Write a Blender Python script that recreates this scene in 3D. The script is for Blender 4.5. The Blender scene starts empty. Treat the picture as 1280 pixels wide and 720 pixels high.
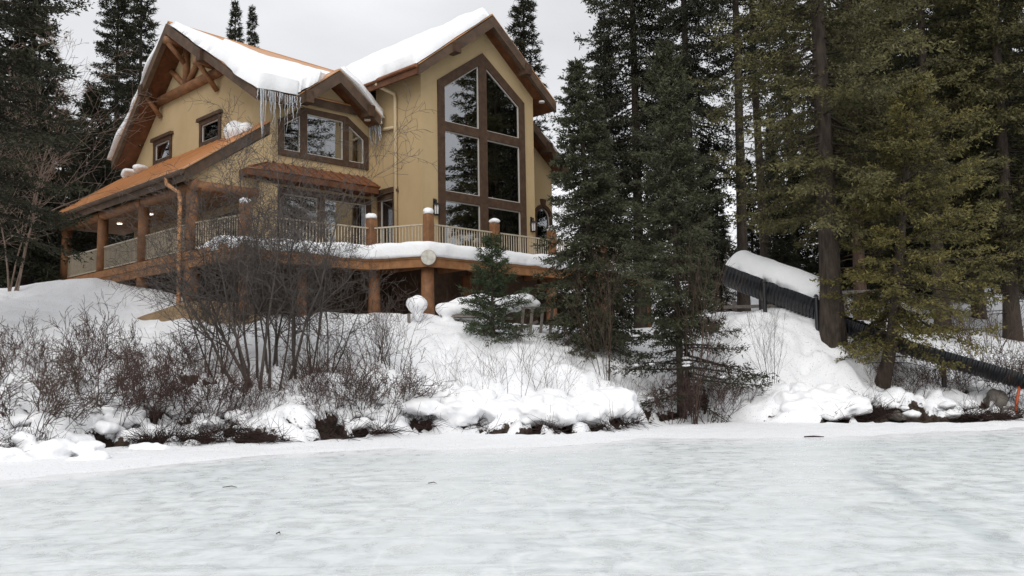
import bpy, math, random
import numpy as np
from mathutils import Vector
from mathutils.geometry import tessellate_polygon

S = bpy.context.scene
COL = S.collection

# ------------------------------------------------------------------ camera
FPX, PITCH, ROLL, EYE = 1155.0, math.radians(5.2), math.radians(1.0), np.array([0, 0, 1.6])
_F = np.array([0, math.cos(PITCH), math.sin(PITCH)])
_U0 = np.array([0, -math.sin(PITCH), math.cos(PITCH)])
_R0 = np.array([1.0, 0, 0])
_R = math.cos(ROLL) * _R0 - math.sin(ROLL) * _U0
_U = math.sin(ROLL) * _R0 + math.cos(ROLL) * _U0
cd = bpy.data.cameras.new('camera')
cam = bpy.data.objects.new('camera', cd)
COL.objects.link(cam)
from mathutils import Matrix
cam.matrix_world = Matrix(((_R[0], _U[0], -_F[0], 0), (_R[1], _U[1], -_F[1], 0), (_R[2], _U[2], -_F[2], 1.6), (0, 0, 0, 1)))
cd.sensor_width = 36
cd.lens = FPX / 1280 * 36
cd.clip_end = 3000
S.camera = cam

# ------------------------------------------------------------------ world: overcast sky
wd_ = bpy.data.worlds.new('World')
S.world = wd_
wd_.use_nodes = True
nt = wd_.node_tree
nt.nodes.clear()
def nn(t, **k):
    n = nt.nodes.new(t)
    for a, b in k.items():
        setattr(n, a, b)
    return n
SUN_EL, SUN_AZ = math.radians(38), math.radians(188)
out = nn('ShaderNodeOutputWorld'); bg = nn('ShaderNodeBackground'); bg.inputs[1].default_value = 0.1
sky = nn('ShaderNodeTexSky', sky_type='NISHITA'); sky.sun_disc = False
sky.sun_elevation = SUN_EL; sky.sun_rotation = SUN_AZ; sky.dust_density = 4
tc = nn('ShaderNodeTexCoord'); sp = nn('ShaderNodeSeparateXYZ')
nt.links.new(tc.outputs['Generated'], sp.inputs[0])
gr = nn('ShaderNodeMapRange'); gr.inputs[1].default_value = 0.0; gr.inputs[2].default_value = 1.0
gr.inputs[3].default_value = 7.1; gr.inputs[4].default_value = 9.6
nt.links.new(sp.outputs[2], gr.inputs[0])
mp = nn('ShaderNodeMapping'); mp.inputs['Scale'].default_value = (1.0, 1.0, 2.2)
nt.links.new(tc.outputs['Generated'], mp.inputs[0])
nz = nn('ShaderNodeTexNoise'); nz.inputs['Scale'].default_value = 3.2; nz.inputs['Detail'].default_value = 5; nz.inputs['Roughness'].default_value = 0.5
nt.links.new(mp.outputs[0], nz.inputs[0])
cr = nn('ShaderNodeMapRange'); cr.inputs[1].default_value = 0.3; cr.inputs[2].default_value = 0.7; cr.inputs[3].default_value = 0.84; cr.inputs[4].default_value = 1.1
nt.links.new(nz.outputs[0], cr.inputs[0])
mu = nn('ShaderNodeMath', operation='MULTIPLY'); nt.links.new(gr.outputs[0], mu.inputs[0]); nt.links.new(cr.outputs[0], mu.inputs[1])
vm = nn('ShaderNodeVectorMath', operation='SCALE'); vm.inputs[0].default_value = (0.985, 0.995, 1.02)
nt.links.new(mu.outputs[0], vm.inputs['Scale'])
mx = nn('ShaderNodeMix', data_type='RGBA'); mx.inputs[0].default_value = 0.06
nt.links.new(vm.outputs[0], mx.inputs[6]); nt.links.new(sky.outputs[0], mx.inputs[7])
nt.links.new(mx.outputs[2], bg.inputs[0]); nt.links.new(bg.outputs[0], out.inputs[0])

sl = bpy.data.lights.new('sun', 'SUN'); sl.energy = 1.3; sl.angle = math.radians(40); sl.color = (1, 0.97, 0.93)
so = bpy.data.objects.new('sun', sl); COL.objects.link(so)
so.rotation_euler = (math.pi / 2 - SUN_EL, 0, math.pi - SUN_AZ + math.pi * 0)
_sd = Vector((math.sin(SUN_AZ) * math.cos(SUN_EL), math.cos(SUN_AZ) * math.cos(SUN_EL), math.sin(SUN_EL)))
so.rotation_euler = _sd.to_track_quat('Z', 'Y').to_euler()
S.view_settings.view_transform = 'Standard'
S.view_settings.look = 'None'
S.view_settings.exposure = 0.14
S.view_settings.gamma = 1.0
S.view_settings.use_curve_mapping = False

# ------------------------------------------------------------------ coordinates
def ray(x, y):
    return (x - 640) * _R + (360 - y) * _U + FPX * _F
def at(x, y, Y):
    d = ray(x, y); return EYE + d * (Y / d[1])
def at0(x, y, z=0.0):
    d = ray(x, y); return EYE + d * ((z - 1.6) / d[2])
TH = math.radians(45)
UD = np.array([math.sin(TH), math.cos(TH), 0]); WD = np.array([-math.cos(TH), math.sin(TH), 0])
ORG = at(535, 313, 32.0)
def W(u, w, z):
    return ORG + u * UD + w * WD + np.array([0, 0, z])

# ------------------------------------------------------------------ noise
_prm = np.random.RandomState(7).rand(64, 64, 64)
def vnoise(x, y, z=None, sc=1.0):
    x = np.asarray(x, float) * sc; y = np.asarray(y, float) * sc
    z = np.zeros_like(x) if z is None else np.asarray(z, float) * sc
    x, y, z = np.broadcast_arrays(x, y, z)
    xi = np.floor(x).astype(int); yi = np.floor(y).astype(int); zi = np.floor(z).astype(int)
    fx, fy, fz = x - xi, y - yi, z - zi
    fx, fy, fz = (q * q * (3 - 2 * q) for q in (fx, fy, fz))
    r = 0
    for a in (0, 1):
        for b in (0, 1):
            for c in (0, 1):
                r = r + _prm[(xi + a) % 64, (yi + b) % 64, (zi + c) % 64] * (fx if a else 1 - fx) * (fy if b else 1 - fy) * (fz if c else 1 - fz)
    return r
def fbm(x, y, z=None, sc=1.0, o=3):
    t = 0; a = 0.5; n = 0
    for i in range(o):
        t = t + a * vnoise(np.asarray(x) + 17.3 * i, np.asarray(y) + 5.1 * i, z, sc * 2 ** i); n += a; a *= 0.5
    return t / n

# ------------------------------------------------------------------ materials
def material(name, c1, c2=None, scale=3.0, rough=0.7, bump=0.0, bscale=None, stretch=(1, 1, 1), metallic=0.0, spec=0.3, detail=4, lo=0.35, hi=0.65):
    m = bpy.data.materials.new(name); m.use_nodes = True
    t = m.node_tree; b = t.nodes['Principled BSDF']
    b.inputs['Roughness'].default_value = rough; b.inputs['Metallic'].default_value = metallic
    b.inputs['Specular IOR Level'].default_value = spec
    b.inputs['Base Color'].default_value = (*c1, 1)
    co = t.nodes.new('ShaderNodeTexCoord'); ma = t.nodes.new('ShaderNodeMapping'); ma.inputs['Scale'].default_value = stretch
    t.links.new(co.outputs['Object'], ma.inputs[0])
    if c2 is not None:
        n = t.nodes.new('ShaderNodeTexNoise'); n.inputs['Scale'].default_value = scale; n.inputs['Detail'].default_value = detail; n.inputs['Roughness'].default_value = 0.6
        t.links.new(ma.outputs[0], n.inputs[0])
        r = t.nodes.new('ShaderNodeValToRGB'); r.color_ramp.elements[0].position = lo; r.color_ramp.elements[1].position = hi
        r.color_ramp.elements[0].color = (*c1, 1); r.color_ramp.elements[1].color = (*c2, 1)
        t.links.new(n.outputs[0], r.inputs[0]); t.links.new(r.outputs[0], b.inputs['Base Color'])
    if bump:
        n2 = t.nodes.new('ShaderNodeTexNoise'); n2.inputs['Scale'].default_value = bscale or scale * 3; n2.inputs['Detail'].default_value = 5
        t.links.new(ma.outputs[0], n2.inputs[0])
        bp = t.nodes.new('ShaderNodeBump'); bp.inputs['Strength'].default_value = bump; bp.inputs['Distance'].default_value = 0.05
        t.links.new(n2.outputs[0], bp.inputs['Height']); t.links.new(bp.outputs[0], b.inputs['Normal'])
    return m
M = {}
M['stucco'] = material('stucco', (0.455, 0.335, 0.182), (0.52, 0.39, 0.222), 0.9, 0.9, 0.3, 60, stretch=(1, 1, 0.6), lo=0.3, hi=0.7)
M['trim'] = material('trim', (0.055, 0.032, 0.02), (0.095, 0.055, 0.033), 5, 0.6, 0.2, 40, stretch=(1, 1, 1))
M['fascia'] = material('fascia', (0.075, 0.05, 0.035), (0.125, 0.08, 0.052), 2.5, 0.65, 0.2, 30)
M['soffit'] = material('soffit', (0.085, 0.032, 0.014), (0.15, 0.06, 0.025), 3, 0.55, 0.1, 30)
M['copper'] = material('copper', (0.52, 0.26, 0.115), (0.62, 0.33, 0.155), 1.1, 0.42, 0.05, 20, metallic=0.15, spec=0.5)
M['copper_dull'] = material('copper_dull', (0.19, 0.08, 0.042), (0.30, 0.13, 0.065), 6, 0.5, 0.1, 30, metallic=0.3)
M['log'] = material('log', (0.17, 0.080, 0.038), (0.28, 0.135, 0.062), 3.5, 0.6, 0.25, 25)
M['deckwood'] = material('deckwood', (0.24, 0.112, 0.046), (0.36, 0.178, 0.078), 3.0, 0.6, 0.2, 25)
M['ceilwood'] = material('ceilwood', (0.30, 0.18, 0.10), (0.42, 0.27, 0.16), 2.5, 0.5)
M['rail'] = material('rail', (0.42, 0.36, 0.27), (0.50, 0.44, 0.34), 8, 0.5)
M['cream'] = material('cream', (0.55, 0.44, 0.28), None, rough=0.4)
M['sash'] = material('sash', (0.50, 0.47, 0.42), None, rough=0.4)
M['black'] = material('black', (0.012, 0.012, 0.013), (0.025, 0.025, 0.026), 6, 0.45)
M['plastic'] = material('plastic', (0.010, 0.011, 0.013), (0.022, 0.023, 0.026), 4, 0.34, spec=0.6)
M['inside'] = material('inside', (0.10, 0.07, 0.05), (0.15, 0.11, 0.08), 1, 0.9)
M['curtain'] = material('curtain', (0.62, 0.62, 0.58), (0.40, 0.40, 0.37), 14, 0.9, stretch=(1, 1, 0.05))
M['snow'] = material('snow', (0.86, 0.87, 0.89), (0.90, 0.905, 0.915), 2, 0.75, 0.35, 9, spec=0.2)
M['ice'] = material('icicle_ice', (0.84, 0.87, 0.90), (0.70, 0.74, 0.78), 8, 0.12, 0.2, 20, spec=0.6)
M['ice'].node_tree.nodes['Principled BSDF'].inputs['Transmission Weight'].default_value = 0.6
M['bark'] = material('bark', (0.040, 0.030, 0.023), (0.085, 0.066, 0.052), 9, 0.9, 0.9, 22, stretch=(1, 1, 0.25))
M['bark_red'] = material('bark_red', (0.075, 0.045, 0.032), (0.13, 0.085, 0.062), 9, 0.9, 0.8, 22, stretch=(1, 1, 0.25))
M['birch'] = material('birch', (0.20, 0.14, 0.11), (0.33, 0.25, 0.20), 5, 0.8, stretch=(1, 1, 0.4))
M['twig_grey'] = material('twig_grey', (0.062, 0.053, 0.047), (0.115, 0.098, 0.087), 2, 0.85)
M['twig_red'] = material('twig_red', (0.052, 0.029, 0.025), (0.092, 0.056, 0.048), 2, 0.8)
M['twig_brown'] = material('twig_brown', (0.055, 0.036, 0.027), (0.095, 0.064, 0.048), 2, 0.85)
M['twig_dark'] = material('twig_dark', (0.020, 0.012, 0.010), (0.050, 0.027, 0.022), 2, 0.9)
M['greywood'] = material('greywood', (0.16, 0.14, 0.12), (0.24, 0.21, 0.185), 5, 0.85, 0.3, 30)
M['disc'] = material('disc', (0.42, 0.40, 0.35), (0.62, 0.60, 0.54), 6, 0.8, 0.3, 20)
M['rock'] = material('rock', (0.11, 0.10, 0.09), (0.26, 0.235, 0.205), 3, 0.9, 0.8, 9)
M['soil_tan'] = material('soil_tan', (0.24, 0.165, 0.095), (0.33, 0.235, 0.14), 3, 0.95, 0.6, 25)
M['orange'] = material('orange', (0.42, 0.085, 0.035), (0.5, 0.12, 0.05), 6, 0.6)
M['palewood'] = material('palewood', (0.45, 0.42, 0.38), (0.58, 0.55, 0.5), 6, 0.8)
def emit(name, c, s):
    m = material(name, c); b = m.node_tree.nodes['Principled BSDF']
    b.inputs['Emission Color'].default_value = (*c, 1); b.inputs['Emission Strength'].default_value = s; return m
M['lamp'] = emit('lamp', (1, 0.9, 0.75), 3.0)
M['fixture'] = material('fixture', (0.75, 0.75, 0.73), None, rough=0.3)
def glass_mat():
    m = bpy.data.materials.new('glass'); m.use_nodes = True; t = m.node_tree; t.nodes.clear()
    o = t.nodes.new('ShaderNodeOutputMaterial'); mix = t.nodes.new('ShaderNodeMixShader'); tr = t.nodes.new('ShaderNodeBsdfTransparent'); gl = t.nodes.new('ShaderNodeBsdfGlossy')
    tr.inputs[0].default_value = (0.55, 0.58, 0.58, 1); gl.inputs['Roughness'].default_value = 0.012; gl.inputs['Color'].default_value = (0.95, 0.97, 1, 1)
    fr = t.nodes.new('ShaderNodeFresnel'); fr.inputs[0].default_value = 4.0
    co = t.nodes.new('ShaderNodeTexCoord'); n = t.nodes.new('ShaderNodeTexNoise'); n.inputs['Scale'].default_value = 0.7; t.links.new(co.outputs['Object'], n.inputs[0])
    bp = t.nodes.new('ShaderNodeBump'); bp.inputs['Strength'].default_value = 0.05; bp.inputs['Distance'].default_value = 0.1
    t.links.new(n.outputs[0], bp.inputs['Height']); t.links.new(bp.outputs[0], gl.inputs['Normal'])
    t.links.new(fr.outputs[0], mix.inputs[0]); t.links.new(tr.outputs[0], mix.inputs[1]); t.links.new(gl.outputs[0], mix.inputs[2]); t.links.new(mix.outputs[0], o.inputs[0])
    return m
M['glass'] = glass_mat()
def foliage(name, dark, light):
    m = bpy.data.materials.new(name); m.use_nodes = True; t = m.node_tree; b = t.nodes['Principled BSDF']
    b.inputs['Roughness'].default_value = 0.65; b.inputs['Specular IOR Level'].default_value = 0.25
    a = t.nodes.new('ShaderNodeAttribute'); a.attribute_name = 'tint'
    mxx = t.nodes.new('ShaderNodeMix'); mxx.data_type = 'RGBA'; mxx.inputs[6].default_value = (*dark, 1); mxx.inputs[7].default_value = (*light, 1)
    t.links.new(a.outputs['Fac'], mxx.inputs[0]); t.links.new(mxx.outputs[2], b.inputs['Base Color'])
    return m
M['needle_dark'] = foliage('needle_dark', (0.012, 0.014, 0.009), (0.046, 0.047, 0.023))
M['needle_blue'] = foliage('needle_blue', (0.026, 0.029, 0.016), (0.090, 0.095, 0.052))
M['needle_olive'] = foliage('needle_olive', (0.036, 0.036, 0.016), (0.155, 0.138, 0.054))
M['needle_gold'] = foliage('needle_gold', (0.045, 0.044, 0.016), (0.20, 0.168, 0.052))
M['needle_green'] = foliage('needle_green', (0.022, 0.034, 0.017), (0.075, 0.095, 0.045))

_O1 = 'zeroth first second third fourth fifth sixth seventh eighth ninth tenth eleventh twelfth thirteenth fourteenth fifteenth sixteenth seventeenth eighteenth nineteenth twentieth'.split()
def nth(i):
    if i <= 20: return _O1[i]
    return ('twenty ' if i < 30 else 'thirty ') + _O1[i % 10] if i % 10 else 'thirtieth'
# ------------------------------------------------------------------ mesh helpers
def np_mesh(name, V, F, tint=None, smooth=False):
    V = np.asarray(V, np.float32); F = np.asarray(F, np.int32)
    me = bpy.data.meshes.new(name); k = F.shape[1]
    me.vertices.add(len(V)); me.vertices.foreach_set('co', V.ravel())
    me.loops.add(F.size); me.polygons.add(len(F))
    me.loops.foreach_set('vertex_index', F.ravel())
    me.polygons.foreach_set('loop_start', np.arange(len(F), dtype=np.int32) * k)
    if smooth: me.polygons.foreach_set('use_smooth', np.ones(len(F), bool))
    if tint is not None:
        a = me.attributes.new('tint', 'FLOAT', 'POINT'); a.data.foreach_set('value', np.asarray(tint, np.float32))
    me.update(calc_edges=True); return me
def tag(o, label=None, cat=None, group=None, kind=None):
    for k, v in (('label', label), ('category', cat), ('group', group), ('kind', kind)):
        if v: o[k] = v
    return o
def obj(name, me, mat, parent=None, loc=None):
    o = bpy.data.objects.new(name, me)
    if me is not None and not me.materials: me.materials.append(M[mat] if isinstance(mat, str) else mat)
    COL.objects.link(o)
    if parent: o.parent = parent
    if loc is not None: o.location = loc
    return o
def empty(name, loc, label=None, cat=None, group=None, rz=0):
    o = bpy.data.objects.new(name, None); o.location = loc; o.rotation_euler.z = rz; o.empty_display_size = 0.3
    COL.objects.link(o); return tag(o, label, cat, group)

class MB:
    """collects polygons in world space"""
    def __init__(s): s.v = []; s.f = []
    def add(s, vs, fs):
        b = len(s.v); s.v += [tuple(map(float, q)) for q in vs]; s.f += [tuple(b + i for i in q) for q in fs]
    def prism(s, poly, vec):
        poly = [np.asarray(q, float) for q in poly]; vec = np.asarray(vec, float); n = len(poly)
        s.add(poly + [q + vec for q in poly], [tuple(range(n)), tuple(range(2 * n - 1, n - 1, -1))] + [(i, i + n, (i + 1) % n + n, (i + 1) % n) for i in range(n)])
    def holes(s, outer, holes, fn, vec):
        """polygon with holes in 2D mapped by fn, extruded by vec"""
        loops = [outer] + holes; flat = [q for l in loops for q in l]
        tris = tessellate_polygon([[Vector((q[0], q[1], 0)) for q in l] for l in loops])
        P = [np.asarray(fn(*q)) for q in flat]; vec = np.asarray(vec); n = len(P)
        fs = [tuple(t) for t in tris] + [tuple(i + n for i in reversed(t)) for t in tris]
        b = 0
        for l in loops:
            m = len(l); fs += [(b + i, b + (i + 1) % m, b + (i + 1) % m + n, b + i + n) for i in range(m)]; b += m
        s.add(P + [q + vec for q in P], fs)
    def beam(s, p0, p1, w, h, up=(0, 0, 1)):
        p0 = np.asarray(p0, float); p1 = np.asarray(p1, float); d = p1 - p0; d = d / np.linalg.norm(d)
        x = np.cross(d, up); x = x / np.linalg.norm(x); y = np.cross(x, d)
        q = [p0 + x * w / 2 * a + y * h / 2 * b for a, b in ((-1, -1), (1, -1), (1, 1), (-1, 1))]
        s.prism(q, p1 - p0)
    def lbox(s, u0, u1, w0, w1, z0, z1):
        s.prism([W(u0, w0, z0), W(u1, w0, z0), W(u1, w1, z0), W(u0, w1, z0)], (0, 0, z1 - z0))
    def tube(s, pts, rad, n=8, cap=True):
        pts = [np.asarray(q, float) for q in pts]
        if not hasattr(rad, '__len__'): rad = [rad] * len(pts)
        vs = []; up = np.array([0.3, 0.2, 1.0])
        for i, p in enumerate(pts):
            d = pts[min(i + 1, len(pts) - 1)] - pts[max(i - 1, 0)]; d = d / (np.linalg.norm(d) + 1e-9)
            ref = up if abs(d @ up) < 0.95 * np.linalg.norm(up) else np.array([1.0, 0, 0])
            x = np.cross(d, ref); x /= np.linalg.norm(x); y = np.cross(d, x)
            for j in range(n):
                a = 2 * math.pi * j / n; vs.append(p + rad[i] * (math.cos(a) * x + math.sin(a) * y))
        fs = [(i * n + j, i * n + (j + 1) % n, (i + 1) * n + (j + 1) % n, (i + 1) * n + j) for i in range(len(pts) - 1) for j in range(n)]
        if cap: fs += [tuple(range(n - 1, -1, -1)), tuple((len(pts) - 1) * n + j for j in range(n))]
        s.add(vs, fs)
    def build(s, name, mat, parent=None, smooth=False, bevel=0):
        o0 = np.zeros(3) if parent is None else np.array(ROOT.get(parent.name, (0, 0, 0)))
        loc = None
        if parent is None:
            a = np.array(s.v); o0 = np.array([a[:, 0].mean(), a[:, 1].mean(), a[:, 2].min()]); loc = o0
        me = bpy.data.meshes.new(name); me.from_pydata([tuple(np.array(q) - o0) for q in s.v], [], s.f)
        import bmesh
        bm = bmesh.new(); bm.from_mesh(me); bmesh.ops.recalc_face_normals(bm, faces=bm.faces); bm.to_mesh(me); bm.free()
        if smooth: me.polygons.foreach_set('use_smooth', [True] * len(me.polygons))
        o = obj(name, me, mat, parent, loc)
        if parent is not None: ROOT[o.name] = tuple(o0)
        else: ROOT[o.name] = tuple(o0)
        if bevel:
            b = o.modifiers.new('b', 'BEVEL'); b.width = bevel; b.segments = 2; b.limit_method = 'ANGLE'
        return o
ROOT = {}
def root(name, loc, *a, **k):
    e = empty(name, loc, *a, **k); ROOT[e.name] = tuple(loc); return e

CLOUD = bpy.data.textures.new('snow_lumps', 'CLOUDS'); CLOUD.noise_scale = 0.35; CLOUD.noise_depth = 2
_ico = {}
def ico(sub=3):
    if sub not in _ico:
        import bmesh
        bm = bmesh.new(); bmesh.ops.create_icosphere(bm, subdivisions=sub, radius=1); bm.verts.ensure_lookup_table()
        _ico[sub] = (np.array([v.co[:] for v in bm.verts]), np.array([[v.index for v in f.verts] for f in bm.faces])); bm.free()
    return _ico[sub]
def lump(c, r, seed=0, amp=0.25, sub=3, freq=1.4):
    """one uneven rounded lump, radii r=(x,y,z)"""
    V, F = ico(sub); q = V * freq + seed * 3.7 + 20
    d = 1 + amp * 2 * (fbm(q[:, 0], q[:, 1], q[:, 2], 1, 2) - 0.5)
    return V * d[:, None] * np.asarray(r) + np.asarray(c), F
def lumps_mesh(name, items):
    vs = []; fs = []; b = 0
    for V, F in items:
        vs.append(V); fs.append(F + b); b += len(V)
    return np_mesh(name, np.vstack(vs), np.vstack(fs), smooth=True)
def snow_lumps(name, specs, label, voxel=0.06, group=None, cat='snow', kind=None):
    me = lumps_mesh(name, [lump(*s) for s in specs])
    c = np.array(specs[0][0], float); me.transform(Matrix.Translation(Vector(-c)))
    o = obj(name, me, 'snow', loc=c)
    if voxel:
        r = o.modifiers.new('r', 'REMESH'); r.mode = 'VOXEL'; r.voxel_size = voxel; r.use_smooth_shade = True
        m = o.modifiers.new('s', 'SMOOTH'); m.iterations = 3; m.factor = 0.5
        m = o.modifiers.new('d', 'DISPLACE'); m.texture = CLOUD; m.strength = 0.09; m.mid_level = 0.5; m.texture_coords = 'LOCAL'
    return tag(o, label, cat, group, kind)
def snow_slab(name, P, th, label, seed=0, group=None, edge=0.22, n=None, thin_top=0.0):
    """snow lying on a slope quad P = [a,b,c,d]; rounded edges, uneven thickness"""
    P = [np.asarray(q, float) for q in P]
    l1 = np.linalg.norm(P[1] - P[0]); l2 = np.linalg.norm(P[3] - P[0])
    n1 = max(6, int(l1 / 0.13)); n2 = max(6, int(l2 / 0.13))
    s, t = np.meshgrid(np.linspace(0, 1, n1), np.linspace(0, 1, n2), indexing='ij')
    s2 = s + (fbm(t * l2 + seed, s * 3, None, 0.8, 2) - 0.5) * 0.5 / l1 * np.abs(2 * s - 1) ** 3
    t2 = t + (fbm(s * l1 + 9 + seed, t * 3, None, 0.8, 2) - 0.5) * 0.5 / l2 * np.abs(2 * t - 1) ** 3
    B = ((1 - s2) * (1 - t2))[..., None] * P[0] + (s2 * (1 - t2))[..., None] * P[1] + (s2 * t2)[..., None] * P[2] + ((1 - s2) * t2)[..., None] * P[3]
    nrm = np.cross(P[1] - P[0], P[3] - P[0]); nrm /= np.linalg.norm(nrm)
    if nrm[2] < 0: nrm = -nrm
    d = np.minimum(np.minimum(s, 1 - s) * l1, np.minimum(t, 1 - t) * l2)
    e = np.clip(d / edge, 0, 1); e = np.sqrt(np.clip(1 - (1 - e) ** 2, 0, 1))
    T = th * e * (0.75 + 0.5 * fbm(B[..., 0] + seed, B[..., 1], B[..., 2], 0.7, 3)) + 0.03
    T = T * (1 - thin_top * (1 - s) ** 0.9)
    up = nrm * 0.75 + np.array([0, 0, 0.25]); cen = B.mean((0, 1))
    top = B + T[..., None] * up + 0.05 * (fbm(B[..., 0], B[..., 1], B[..., 2] + seed, 2.5, 2) - 0.5)[..., None] * nrm
    bot = B + nrm * 0.015
    V = np.vstack([top.reshape(-1, 3), bot.reshape(-1, 3)])
    idx = np.arange(n1 * n2).reshape(n1, n2); N = n1 * n2
    q = np.stack([idx[:-1, :-1], idx[1:, :-1], idx[1:, 1:], idx[:-1, 1:]], -1).reshape(-1, 4)
    ring = np.concatenate([idx[:, 0], idx[-1, 1:], idx[-2::-1, -1], idx[0, -2:0:-1]]); r2 = np.roll(ring, -1)
    F = np.vstack([q, (q + N)[:, ::-1], np.stack([ring, ring + N, r2 + N, r2], -1)])
    c = V.mean(0); o = obj(name, np_mesh(name, V - c, F, smooth=True), 'snow', loc=c)
    return tag(o, label, 'snow', group)
def snow_ridge(name, path, wid, hei, label, seed=0, group=None, step=0.09, taper=0.35):
    """rounded snow bank along a path (world points)"""
    path = [np.asarray(p, float) for p in path]; seg = [np.linalg.norm(b - a) for a, b in zip(path, path[1:])]; L = sum(seg)
    n = max(8, int(L / step)); pts = []
    for i in range(n):
        d = L * i / (n - 1); k = 0
        while k < len(seg) - 1 and d > seg[k]: d -= seg[k]; k += 1
        pts.append(path[k] + (path[k + 1] - path[k]) * min(1, d / seg[k]))
    pts = np.array(pts)
    for _ in range(3): pts[1:-1] = (pts[:-2] + 2 * pts[1:-1] + pts[2:]) / 4
    d = np.gradient(pts, axis=0); d[:, 2] = 0; d /= np.linalg.norm(d, axis=1)[:, None]
    x = np.stack([d[:, 1], -d[:, 0], np.zeros(n)], 1)
    m = 16; a = np.linspace(-0.15 * math.pi, 1.15 * math.pi, m); vs = []
    e = np.linspace(0, 1, n); endf = np.clip(np.minimum(e, 1 - e) * L / taper, 0, 1) ** 0.6
    for i in range(n):
        hh = hei * (0.55 + 0.9 * fbm(pts[i, 0] + seed, pts[i, 1], None, 0.7, 3)) * endf[i]
        ww = wid * (0.75 + 0.5 * fbm(pts[i, 0], pts[i, 1] + seed + 5, None, 1.1, 2)) * (0.4 + 0.6 * endf[i])
        for j in range(m):
            c_, s_ = math.cos(a[j]), math.sin(a[j])
            c_ = math.copysign(abs(c_) ** 0.7, c_); s_ = math.copysign(abs(s_) ** 0.7, s_)
            vs.append(pts[i] + x[i] * ww * c_ + np.array([0, 0, hh * s_]))
    vs = np.array(vs); vs += 0.05 * (np.stack([fbm(vs[:, 0] + k * 9, vs[:, 1], vs[:, 2], 2.2, 2) for k in range(3)], 1) - 0.5) * 2
    fs = [(i * m + j, i * m + (j + 1) % m, (i + 1) * m + (j + 1) % m, (i + 1) * m + j) for i in range(n - 1) for j in range(m)]
    c = vs.mean(0); me = np_mesh(name, vs - c, fs, smooth=True)
    o = obj(name, me, 'snow', loc=c)
    return tag(o, label, 'snow', group)

# ------------------------------------------------------------------ terrain
CP = []
def cp(x, *l):
    for y, Y in l:
        p = at(x, y, Y); CP.append(p)
SHORE_PX = [(-300, 590), (-100, 582), (0, 574), (100, 566), (200, 560), (330, 558), (440, 552), (540, 545), (640, 544), (700, 545), (775, 541), (820, 532), (870, 528), (1000, 531), (1110, 530), (1200, 530), (1280, 526), (1450, 516), (1700, 505)]
SHORE = np.array([at0(x, y, 0.05)[:2] for x, y in SHORE_PX])
for q in SHORE: CP.append(np.array([q[0], q[1], 0.05])); CP.append(np.array([q[0], q[1] - 3, 0.0]))
cp(-300, (500, 21), (430, 27), (368, 34)); cp(-100, (505, 21.5), (430, 27), (368, 34))
cp(0, (505, 21.5), (435, 26), (368, 34)); cp(60, (360, 34)); cp(120, (505, 22.5), (435, 27), (408, 29.3), (354, 33.5)); cp(165, (372, 32.6))
cp(200, (500, 23.5), (445, 27), (413, 29.5), (371, 32.6)); cp(228, (378, 32.4))
for x in (270, 330, 440): cp(x, (500, 24), (445, 27.3), (412, 29.6), (400, 32.5))
cp(520, (485, 25.5), (445, 27.6), (412, 30.2), (402, 32)); cp(580, (485, 26), (445, 28), (416, 30.2), (404, 32))
cp(640, (485, 26), (450, 27.8), (428, 29.5), (412, 33)); cp(700, (505, 25.5), (458, 27.6), (432, 29.8), (415, 34))
cp(770, (508, 25.8), (478, 27.7), (445, 31), (420, 35)); cp(815, (512, 26.6), (488, 28.6), (450, 32), (425, 36))
cp(870, (508, 27), (470, 29), (425, 31.5), (400, 35)); cp(920, (495, 27.2), (435, 28.6), (400, 30.5))
cp(1000, (485, 27.6), (430, 29), (396, 30.8)); cp(1060, (490, 27.5), (440, 29), (408, 31.5)); cp(1110, (495, 27.6), (455, 29.4), (428, 32))
cp(1200, (505, 28), (470, 30.5), (425, 36), (402, 42)); cp(1280, (502, 28.6), (475, 31.5), (432, 37), (402, 43)); cp(1500, (495, 30), (460, 34), (420, 42))
for p in [(-40, 45, 4.8), (-25, 50, 4.5), (-12, 45, 3.2), (-8, 38, 3.1), (-14, 40, 4.2), (0, 42, 3.1), (8, 45, 3.5), (0, 60, 4.0), (-30, 75, 9), (15, 50, 5.5), (25, 50, 6.0), (20, 65, 9.5), (35, 65, 11), (0, 90, 12), (40, 95, 19), (-40, 100, 16), (70, 70, 14), (-70, 60, 8), (0, 140, 24), (80, 140, 34), (-80, 140, 28), (90, 40, 7), (-90, 30, 4)]:
    CP.append(np.array(p, float))
CP = np.array(CP)
_D = np.sqrt(((CP[:, None, :2] - CP[None, :, :2]) ** 2).sum(-1)) ; _D = _D - np.eye(len(CP)) * 0.25
_A = np.block([[_D, np.ones((len(CP), 1)), CP[:, :2]], [np.ones((1, len(CP))), np.zeros((1, 3))], [CP[:, :2].T, np.zeros((2, 3))]])
_w = np.linalg.lstsq(_A, np.concatenate([CP[:, 2], [0, 0, 0]]), rcond=None)[0]
def shoreY(x): return np.interp(x, SHORE[:, 0], SHORE[:, 1])
def hbase(x, y):
    x = np.asarray(x, float); y = np.asarray(y, float); sh = x.shape; X = x.ravel(); Y = y.ravel()
    r = np.zeros(len(X))
    for i in range(0, len(X), 20000):
        xx = X[i:i + 20000]; yy = Y[i:i + 20000]
        d = np.sqrt((xx[:, None] - CP[None, :, 0]) ** 2 + (yy[:, None] - CP[None, :, 1]) ** 2)
        r[i:i + 20000] = d @ _w[:-3] + _w[-3] + xx * _w[-2] + yy * _w[-1]
    return r.reshape(sh)
def gz(x, y): return float(hbase(np.array([x]), np.array([y]))[0])
def xs_px(x, Y=24.5): return at(x, 540, Y)[0]
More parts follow.
